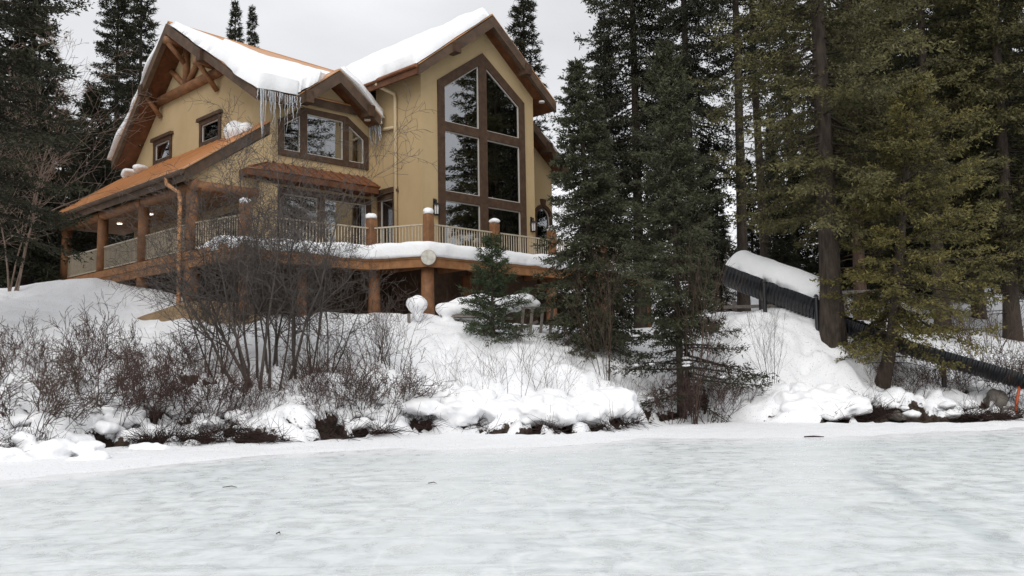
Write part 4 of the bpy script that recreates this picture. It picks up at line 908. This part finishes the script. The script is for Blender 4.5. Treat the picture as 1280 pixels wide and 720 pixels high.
place_bush(a2, 'bare_alder', 'smaller bare grey alder leaning left of the large one', 268, 25.3, 'twig_grey', rz=2.0)
place_bush(a2, 'bare_alder', 'bare grey alder close on the right of the large one', 398, 25.2, 'twig_grey', rz=4.0, sc=1.0)
slender = segs_mesh('slender_shrub', bush(33, 7, 2.9, 0.5, 0.022, 2, 1.3, 0.12, wob=0.07), 0.0035)
place_bush(slender, 'slender_shrub', 'fan shaped brown shrub on the bank left of the snow capped post', 470, 25.9, 'twig_brown')
place_bush(slender, 'slender_shrub', 'smaller fan shaped brown shrub just above the shoreline thicket', 492, 25.5, 'twig_brown', rz=2.5, sc=0.9)
red = [segs_mesh('red_shrub', bush(40 + i, 16, 1.45, 1.0, 0.011, 2, 1.0 + .15 * i, 0.45, wob=0.12 + .03 * i, ang=(.4, 1.0)), 0.0044) for i in range(4)]
spots = sorted([(-40, 20.8), (8, 21.2), (40, 20.2), (70, 22.5), (95, 21), (120, 22.6), (150, 21.6), (178, 23), (205, 22.2), (232, 23.4), (262, 22.6), (290, 23.6), (318, 22.6), (352, 23.2), (385, 23.6), (412, 22.9), (440, 23.6), (466, 23.2), (500, 24), (30, 23.8), (110, 24.6), (165, 24.8), (215, 25.2), (-10, 25), (400, 24.4), (428, 24.8)]); spots = [q for i, q in enumerate(spots) if i % 4 != 2]
where = ['at the left end of the bank', 'under the alders']
for i, (x, Y) in enumerate(spots):
    place_bush(red[i % 4], 'red_twig_shrub', nth(i + 1) + (' reddish bare shrub from the left in the snowy thicket on the left bank' if x < 230 else ' reddish bare shrub from the left, in the thicket under the bare alders'), x, Y, 'twig_red' if i % 3 else 'twig_brown', 'shrubs on the left bank' if x < 230 else 'shrubs under the alders', rng.rand() * 6, 0.75 + 0.6 * rng.rand(), 0.8 + 0.4 * rng.rand())
thin = segs_mesh('thin_shrub', bush(51, 12, 1.7, 0.35, 0.007, 1, 1.0, 0.5, wob=0.06), 0.0032)
for x, Y, sc, lb in [(600, 25.2, .9, 'thin upright red stems on the bank below the small fir'), (648, 25.6, 1.25, 'tallest thin red stems on the bank right of the small fir'), (690, 25.4, .9, 'thin red stems above the overhanging snow pillows'), (712, 27.2, .8, 'sparse red stems near the foot of the drooping spruce'), (560, 25.8, .7, 'short thin red stems left of the small fir'), (775, 26.2, .9, 'thin red stems at the gully edge under the spruce')]:
    place_bush(thin, 'red_stem_shrub', lb, x, Y, 'twig_red', 'upright red stems on the middle bank', rng.rand() * 6, sc)
wand = segs_mesh('wand_sapling', bush(52, 6, 4.6, 0.22, 0.02, 2, 1.3, 0.15, wob=0.05, ang=(0.3, 0.6)), 0.0032)
place_bush(wand, 'bare_sapling', 'bare pale brown sapling in front of the drooping spruce', 757, 27.0, 'twig_brown', sc=0.85)
place_bush(wand, 'bare_sapling', 'bare grey brown sapling rising in front of the slim spruce', 862, 25.8, 'twig_brown', rz=2, sc=1.12)
place_bush(wand, 'bare_sapling', 'small bare sapling on the snow below the tube slide', 964, 26.9, 'twig_grey', rz=4, sc=0.62)
for x, Y, sc, lb in [(838, 26.2, 1.0, 'dark tangled shrub at the left foot of the slim spruce'), (880, 26.0, 1.15, 'dark tangled shrub at the right foot of the slim spruce'), (910, 26.6, .8, 'low tangled shrub right of the slim spruce'), (1120, 27.4, 1.0, 'bare shrub at the curved foot of the golden fir'), (1150, 27.6, 1.1, 'bare shrub just right of the golden fir foot'), (1185, 28.2, .9, 'bare shrub among the shore rocks'), (1235, 28.4, 1.3, 'large bare shrub near the orange stake'), (1262, 29.5, 1.2, 'bare shrub behind the orange stake'), (1080, 28.6, .7, 'sparse shrub beside the thick fir trunk'), (1225, 34, 1.6, 'grey bare shrub on the snow slope at the right edge')]:
    place_bush(red[int(x) % 4], 'tangled_shrub', lb, x, Y, 'twig_brown' if x > 1000 else 'twig_red', None, rng.rand() * 6, sc)
b1 = segs_mesh('birch', bush(61, 5, 11.5, 0.22, 0.075, 3, 1.3, 0.4, wob=0.06, up=0.02), 0.006)
place_bush(b1, 'birch_tree', 'bare pinkish birch with several thin stems at the left edge', 8, 32, 'birch', rz=1.0, sc=.85, cat='tree')
place_bush(b1, 'birch_tree', 'second bare birch partly outside the left edge', -45, 28, 'birch', rz=3.2, sc=.9, cat='tree')
place_bush(b1, 'birch_tree', 'faint bare tree behind the drooping spruce', 712, 55, 'twig_grey', rz=3.2, sc=.9, cat='tree')
# matted dead twigs along the foot of the bank
r = np.random.RandomState(77); n = 15000
px = np.concatenate([r.uniform(-120, 470, 8000), r.uniform(470, 790, 2600), r.uniform(790, 925, 900), r.uniform(1045, 1290, 3500)])
Xb = np.array([at(p_, 545, 24)[0] for p_ in px]) * 1.0
bz = shoreY(Xb); Yb = bz + np.abs(r.randn(n)) * np.where(px < 470, 1.5, np.where(px > 1000, .9, 0.42)) + 0.05
Xb = Xb * Yb / 24; Yb = np.maximum(Yb, shoreY(Xb) + 0.05)
cl = fbm(Xb, Yb, None, 1.3, 3) > 0.53; Xb, Yb = Xb[cl], Yb[cl]; n = len(Xb)
Zb = hbase(Xb, Yb) + 0.05
dd = unit(np.stack([r.randn(n), r.randn(n) * 0.8 - 0.35, r.rand(n) * 1.1 - 0.15], -1)); ll = 0.25 + 0.55 * r.rand(n)
P0 = np.stack([Xb, Yb, Zb], -1); P1 = P0 + dd * ll[:, None] * 0.5; P2_ = P1 + unit(dd + r.randn(n, 3) * 0.35 + np.array([0, 0, -0.15])) * ll[:, None] * 0.5
sg = np.concatenate([np.hstack([P0, P1, np.full((n, 1), .006), np.full((n, 1), .005)]), np.hstack([P1, P2_, np.full((n, 1), .005), np.full((n, 1), .003)])])
tag(obj('dead_twigs', segs_mesh('dead_twigs', sg), 'twig_dark'), 'matted dark dead twigs along the foot of the snowy bank', 'undergrowth', None, 'stuff')

# ------------------------------------------------------------------ snow pillows on the bank
r = np.random.RandomState(8)
def pillows(x0, x1, n, dlo, dhi, rlo, rhi, zo, seed):
    out_ = []
    for i in range(n):
        x = x0 + (x1 - x0) * (i + r.rand()) / n; X = at(x, 545, 24)[0]; Y = float(shoreY(X)) + r.uniform(dlo, dhi); X = X * Y / 24
        R_ = r.uniform(rlo, rhi); z = gz(X, Y) + zo * r.uniform(0.6, 1.2)
        out_.append(((X, Y, z), (R_ * r.uniform(.9, 1.7), R_ * r.uniform(.9, 1.5), R_ * r.uniform(.55, .85)), seed + i, 0.55, 3, 2.0))
        if r.rand() < 0.6: out_.append(((X + r.randn() * .2, Y + 0.45, z + .22), (R_ * 1.2, R_ * 1.1, R_ * .7), seed + i + 50, .5, 3, 1.8))
    return out_
sp = pillows(505, 800, 24, 0.5, 1.0, .22, .44, 0.42, 1)
for (x, y, Y, R_) in [(712, 515, 24.6, .55), (705, 530, 24.3, .42), (742, 508, 24.9, .45), (765, 512, 24.8, .42), (600, 525, 24.9, .3), (668, 522, 24.7, .26), (690, 500, 25.1, .5), (560, 515, 25.0, .35), (540, 505, 25.3, .35), (640, 505, 25.3, .4)]:
    p = at(x, y, Y); sp.append((tuple(p), (R_, R_, R_ * .75), int(x), .18, 3))
snow_lumps('snow_pillows', sp, 'overhanging snow pillows along the foot of the middle bank', 0.055, kind='stuff')
sp = pillows(-60, 500, 80, 0.25, 3.4, .10, .30, 0.02, 200) + pillows(-60, 480, 34, 0.6, 3.8, .10, .24, 0.16, 260)
snow_lumps('snow_pillows', sp, 'broken snow clumps among the twigs of the left bank', 0.05, kind='stuff')
sp = pillows(995, 1075, 12, 0.3, 1.4, .22, .42, 0.3, 300) + pillows(1110, 1270, 6, .2, 1.5, .12, .24, .12, 330)
snow_lumps('snow_pillows', sp, 'snow pillows over the shore rocks on the right', 0.05, kind='stuff')
# low spreading spruce at the foot of the slim one, snow lying along its boughs
skirt = conifer(15, 2.8, 0.18, 2.3, 34, 24, 11, 0.35, 0.2, -0.1, 0.2, 0.11, 0.04, 0.1, 0.05, dead=0)
so_ = np.array([SPB[0] + .25, SPB[1] + .3, SPB[2] + .1])
plant_tree(skirt, 'spruce_boughs', 'low spreading spruce boughs around the foot of the slim spruce', so_[0], so_[1], 'needle_dark', z=so_[2])
sp = []
for bi in range(0, len(LIMBS), 2):
    for qi in (2, 3, 4):
        if r.rand() < .6: sp.append((tuple(LIMBS[bi, qi] + so_ + np.array([r.randn() * .06, r.randn() * .06, .05])), (.05 + .10 * r.rand(), .05 + .10 * r.rand(), .03 + .02 * r.rand()), bi, .6, 2, 2.5))
snow_lumps('bough_snow', sp, 'thin uneven snow resting on the low boughs of the slim spruce', 0, kind='stuff')

# ------------------------------------------------------------------ tube slide
ta = at(914, 339, 32.0); tb = at(1034, 384, 29.9); dv = (tb - ta) / np.linalg.norm(tb - ta)
tube = root('tube_slide', tb - np.array([0, 0, 1.5]), 'large black corrugated tube slide running down the snowy slope to the ice', 'slide')
def ribbed(a, b, R_, pitch, full=True, amp=0.05, wall_=0.04):
    d = (b - a); L = np.linalg.norm(d); d = d / L; x = np.cross(d, [0, 0, 1]); x /= np.linalg.norm(x); y = np.cross(x, d)
    n = int(L / pitch) * 4; m = 28; vs = []; ang = np.linspace(0, 2 * math.pi, m, endpoint=False) if full else np.linspace(math.pi * 0.98, 2.02 * math.pi, m)
    prof_ = (0, 1, 1, 0)
    for sgn, off in ((1, 0), (-1, -wall_)):
        for i in range(n + 1):
            rr = R_ + amp * prof_[i % 4] + off
            for t in ang: vs.append(a + d * (L * i / n) + rr * (math.cos(t) * x + math.sin(t) * y))
    N = (n + 1) * m; F = []; mm = m if full else m - 1
    for i in range(n):
        for j in range(mm):
            k2 = (j + 1) % m; F.append((i * m + j, i * m + k2, (i + 1) * m + k2, (i + 1) * m + j)); F.append((N + i * m + j, N + (i + 1) * m + j, N + (i + 1) * m + k2, N + i * m + k2))
    for i in (0, n):
        for j in range(mm): k2 = (j + 1) % m; F.append((i * m + j, N + i * m + j, N + i * m + k2, i * m + k2))
    if not full:
        for i in range(n):
            for j in (0, m - 1): F.append((i * m + j, (i + 1) * m + j, N + (i + 1) * m + j, N + i * m + j))
    return vs, F
mb = MB(); mb.add(*ribbed(ta, tb, 0.53, 0.13, amp=.04)); mb.build('tube', 'plastic', tube)
tc_ = at(1130, 425, 28.4); td_ = at(1300, 474, 26.8); te_ = at(1430, 510, 25.6)
for a, b in ((tb + dv * -0.15 - np.array([0, 0, .12]), tc_), (tc_, td_), (td_, te_)):
    mb = MB(); mb.add(*ribbed(a, b, 0.42, 0.15, False, 0.035)); mb.build('open_chute', 'plastic', tube)
for x, y0, y1, Y in ((955, 354, 398, 30.6), (987, 376, 402, 30.9), (1020, 372, 405, 29.5), (1078, 405, 432, 29.3), (1178, 440, 470, 28.1), (1320, 478, 500, 26.7), (950, 355, 395, 32.0)):
    p1 = at(x, y0, Y); g = gz(p1[0], Y) - .3; mb = MB(); mb.tube([p1, np.array([p1[0], Y, g])], .07, 10); mb.tube([p1 + np.array([0, 0, .02]), p1 + np.array([0, 0, .1])], [.085, .04], 10); mb.build('support_post', 'plastic', tube)
up = np.array([0, 0, 1.0]); sx = np.cross(dv, up); sx /= np.linalg.norm(sx); tn = np.cross(sx, dv)
def tube_snow():
    L = np.linalg.norm(tb - ta) + 0.12; n = 60; m = 20; vs = []
    for i in range(n + 1):
        s_ = i / n; e = min(1, min(s_, 1 - s_) * L / 0.3) ** .5
        for j in range(m + 1):
            a = math.pi * (0.5 + (j / m - 0.5) * (0.80 + 0.10 * (vnoise(s_ * 14, j * .0 + 3) - .5))); R1 = 0.575
            th = (0.27 * e + 0.02) * max(0, math.sin(math.pi * j / m)) ** .32 * (0.85 + .3 * float(fbm(s_ * 4, j / m * 2, None, 2, 2)))
            vs.append(ta + dv * (L * s_ - .02) + (R1 * (math.cos(a) * -sx + math.sin(a) * tn)) + (tn * .8 + up * .2) * th)
        for j in range(m, -1, -1):
            a = math.pi * (0.5 + (j / m - 0.5) * 0.8); vs.append(ta + dv * (L * s_ - .02) + .565 * (math.cos(a) * -sx + math.sin(a) * tn))
    w_ = 2 * (m + 1); F = [(i * w_ + j, i * w_ + (j + 1) % w_, (i + 1) * w_ + (j + 1) % w_, (i + 1) * w_ + j) for i in range(n) for j in range(w_)]
    vs = np.array(vs); c = vs.mean(0); return tag(obj('tube_snow', np_mesh('tube_snow', vs - c, F, smooth=True), 'snow', loc=c), 'thick smooth snow slab lying along the top of the black tube slide', 'snow')
tube_snow()

# ------------------------------------------------------------------ rocks, stakes, patio things
def rock(x, y, Y, r3, label, seed, group='rocks on the right shore'):
    p = at(x, y, Y); V, F = lump((0, 0, 0), r3, seed, .5, 3, 1.1)
    V = np.sign(V) * np.abs(V); q = np.round(V / .09) * .09; V = V * .6 + q * .4
    o = obj('rock', np_mesh('rock', V, F), 'rock', loc=p); o.rotation_euler.z = seed; tag(o, label, 'rock', group)
for i, (x, y, Y, r3, lb) in enumerate([(1022, 516, 25.7, (.32, .3, .26), 'pale rock under the snow pillows below the tube slide'), (1140, 519, 26.5, (.42, .35, .28), 'largest shore rock right of the golden fir'), (1120, 521, 26.0, (.25, .22, .16), 'small shore rock left of the largest one'), (1163, 523, 26.3, (.32, .28, .2), 'flat shore rock right of the largest one'), (1212, 523, 26.3, (.45, .3, .26), 'broad grey rock beside the pale stick'), (1246, 503, 27.6, (.36, .3, .34), 'dark upright rock left of the orange stake'), (1262, 520, 27.0, (.34, .3, .26), 'dark rock at the foot of the orange stake'), (968, 528, 26.2, (.2, .2, .12), 'small dark rock at the shore below the bare sapling'), (1240, 522, 26.9, (.25, .25, .2), 'small rock between the broad rock and the stake'), (1095, 520, 26.7, (.3, .25, .2), 'rock half buried at the foot of the bank under the golden fir')]):
    rock(x, y, Y, r3, lb, i + 1)
rr_ = np.random.RandomState(4)
for i in range(11):
    x = 1052 + i * 20 + rr_.uniform(-6, 6); yy = 524 + rr_.uniform(-9, 4) - (i * .35); q = .13 + .2 * rr_.rand()
    rock(x, yy, 26.2 + (530 - yy) * .045, (q * 1.4, q, q * .85), nth(i + 1) + ' small stone from the left in the line of stones along the right shore', 20 + i, 'small stones along the right shore')
a, b = at(1277, 470, 26.9), at(1266, 527, 26.8); mb = MB(); mb.tube([b - np.array([0, 0, .2]), (a + b) / 2, a], [.045, .045, .042], 8); mb.tube([a, a + (a - b) * .01], [.05, .045], 8)
tag(mb.build('stake', 'orange', None, True), 'leaning orange red stake at the right end of the shore', 'stake')
a, b = at(1195, 505, 26.5), at(1196, 535, 26.4); mb = MB(); mb.tube([b - np.array([0, 0, .2]), a], [.05, .04], 8); tag(mb.build('stake', 'palewood', None, True), 'short pale stick standing in the snow at the rocky shore', 'stake')
# tan bank of bare ground under the porch corner
def sheet(name, pts, mt): 
    mb = MB(); mb.add(pts, [tuple(range(len(pts)))]); return mb.build(name, mt)
EARTH = 1
pts = [at(130, 414, 29.2), at(180, 394, 29.9), at(232, 377, 30.5), at(262, 376, 30.6), at(322, 380, 30.6), at(332, 414, 29.2)]
base_ = [np.array([p[0], p[1], p[2] - 0.8]) for p in pts]
mb = MB(); mb.add([*pts, *base_], [(0, 1, 2, 3, 4, 5)] + [(i, (i + 1) % 6, (i + 1) % 6 + 6, i + 6) for i in range(6)]); tag(mb.build('bare_earth', 'soil_tan'), kind='structure')
# post with snow cap, snow covered bench, small timber fence on the patio
def post_at(x, y0, y1, Y, r_, name, label, mt='greywood'):
    a, b = at(x, y0, Y), at(x, y1, Y); mb = MB(); mb.tube([b - np.array([0, 0, .5]), a], [r_, r_ * .9], 8); return tag(mb.build(name, mt, None, True), label, 'post')
post_at(511, 392, 412, 30.4, .06, 'garden_post', 'thin grey garden post under a round snow cap beside the log post')
p = at(522, 381, 30.4); snow_lumps('snow_clump', [(p, (.34, .34, .3), 3, .18, 3), (p + np.array([.03, 0, -.28]), (.16, .2, .28), 4, .15, 3), (p + np.array([-.2, 0, .03]), (.2, .2, .22), 5, .15, 3)], 'round snow clump balanced on the thin garden post', .05)
bench = root('garden_bench', at(590, 412, 31.0), 'grey wooden garden bench buried under a heap of snow behind the small fir', 'bench')
A, B = at(552, 395, 31.2), at(640, 398, 31.0)
mb = MB(); mb.beam(A, B, .6, .06); mb.build('seat', 'greywood', bench)
for x in (552, 576, 600, 628):
    q = at(x, 398, 31.05); mb = MB(); mb.beam(q, q - np.array([0, 0, .9]), .1, .1, (1, 0.01, 0)); mb.build('leg', 'greywood', bench)
sp = []
for x, y, Y, R_ in [(560, 388, 31.1, .38), (580, 384, 31.2, .45), (600, 380, 31.3, .45), (620, 384, 31.2, .45), (640, 380, 31.3, .4), (655, 376, 31.4, .35), (665, 380, 31.4, .25), (560, 402, 30.9, .2), (585, 408, 30.8, .22), (548, 412, 30.8, .25), (610, 400, 30.9, .25)]:
    sp.append((at(x, y, Y), (R_ * 1.2, R_, R_ * .75), int(x), .2, 3))
snow_lumps('snow_heap', sp, 'big rounded snow heap on the buried garden bench', .06)
fence = root('timber_fence', at(672, 412, 30.5), 'short weathered timber fence panel beside the snow heap under the deck', 'fence')
a, b = at(652, 385, 30.6), at(700, 383, 30.9); mb = MB(); mb.beam(a, b, .14, .06); mb.build('top_rail', 'greywood', fence)
for t in (0.05, .28, .55, .8): q = a + (b - a) * t; mb = MB(); mb.beam(q, q + np.array([-.12, 0, -1.1]), .1, .1, (1, 0.01, 0)); mb.build('fence_post', 'greywood', fence)
a2_, b2_ = at(640, 415, 30.4), at(672, 402, 30.8); mb = MB(); mb.beam(a2_, b2_, .1, .08); mb.build('brace', 'greywood', fence)
fence = root('rail_fence', at(1000, 385, 34.5), 'low grey rail fence on the snow behind the tube slide', 'fence')
for (x0, y0, x1, y1) in ((905, 384, 1012, 381), (1050, 366, 1130, 362), (1050, 385, 1150, 392)):
    mb = MB(); mb.beam(at(x0, y0, 34.5), at(x1, y1, 34.8), .1, .12); mb.build('rail', 'greywood', fence)
for x in (918, 965, 1006, 1055, 1100, 1140):
    q = at(x, 365 if x > 1040 else 378, 34.65); mb = MB(); mb.beam(q, np.array([q[0], q[1], gz(q[0], q[1]) - .2]), .14, .14, (1, 0.01, 0)); mb.build('fence_post', 'greywood', fence)
# small things lying on the ice
for x, y, l, lb in ((535, 604, .13, 'small dark scrap lying on the ice in the middle'), (345, 667, .05, 'tiny dark speck on the ice near the lower left'), (278, 609, .22, 'thin dead twig lying on the ice')):
    p = at0(x, y, .012); mb = MB(); mb.tube([p, p + np.array([l * .6, .02, .012]), p + np.array([l, -.03, .0])], [.006, .007, .003], 5); tag(mb.build('twig', 'twig_dark', None), lb, 'twig')
a = at0(1005, 546, .03); b = at0(1030, 546, .03); mb = MB(); mb.tube([a, (a + b) / 2 + np.array([0, 0, .01]), b], [.015, .02, .01], 6); tag(mb.build('branch', 'twig_dark'), 'flat dark branch frozen at the edge of the ice below the tube slide', 'branch')
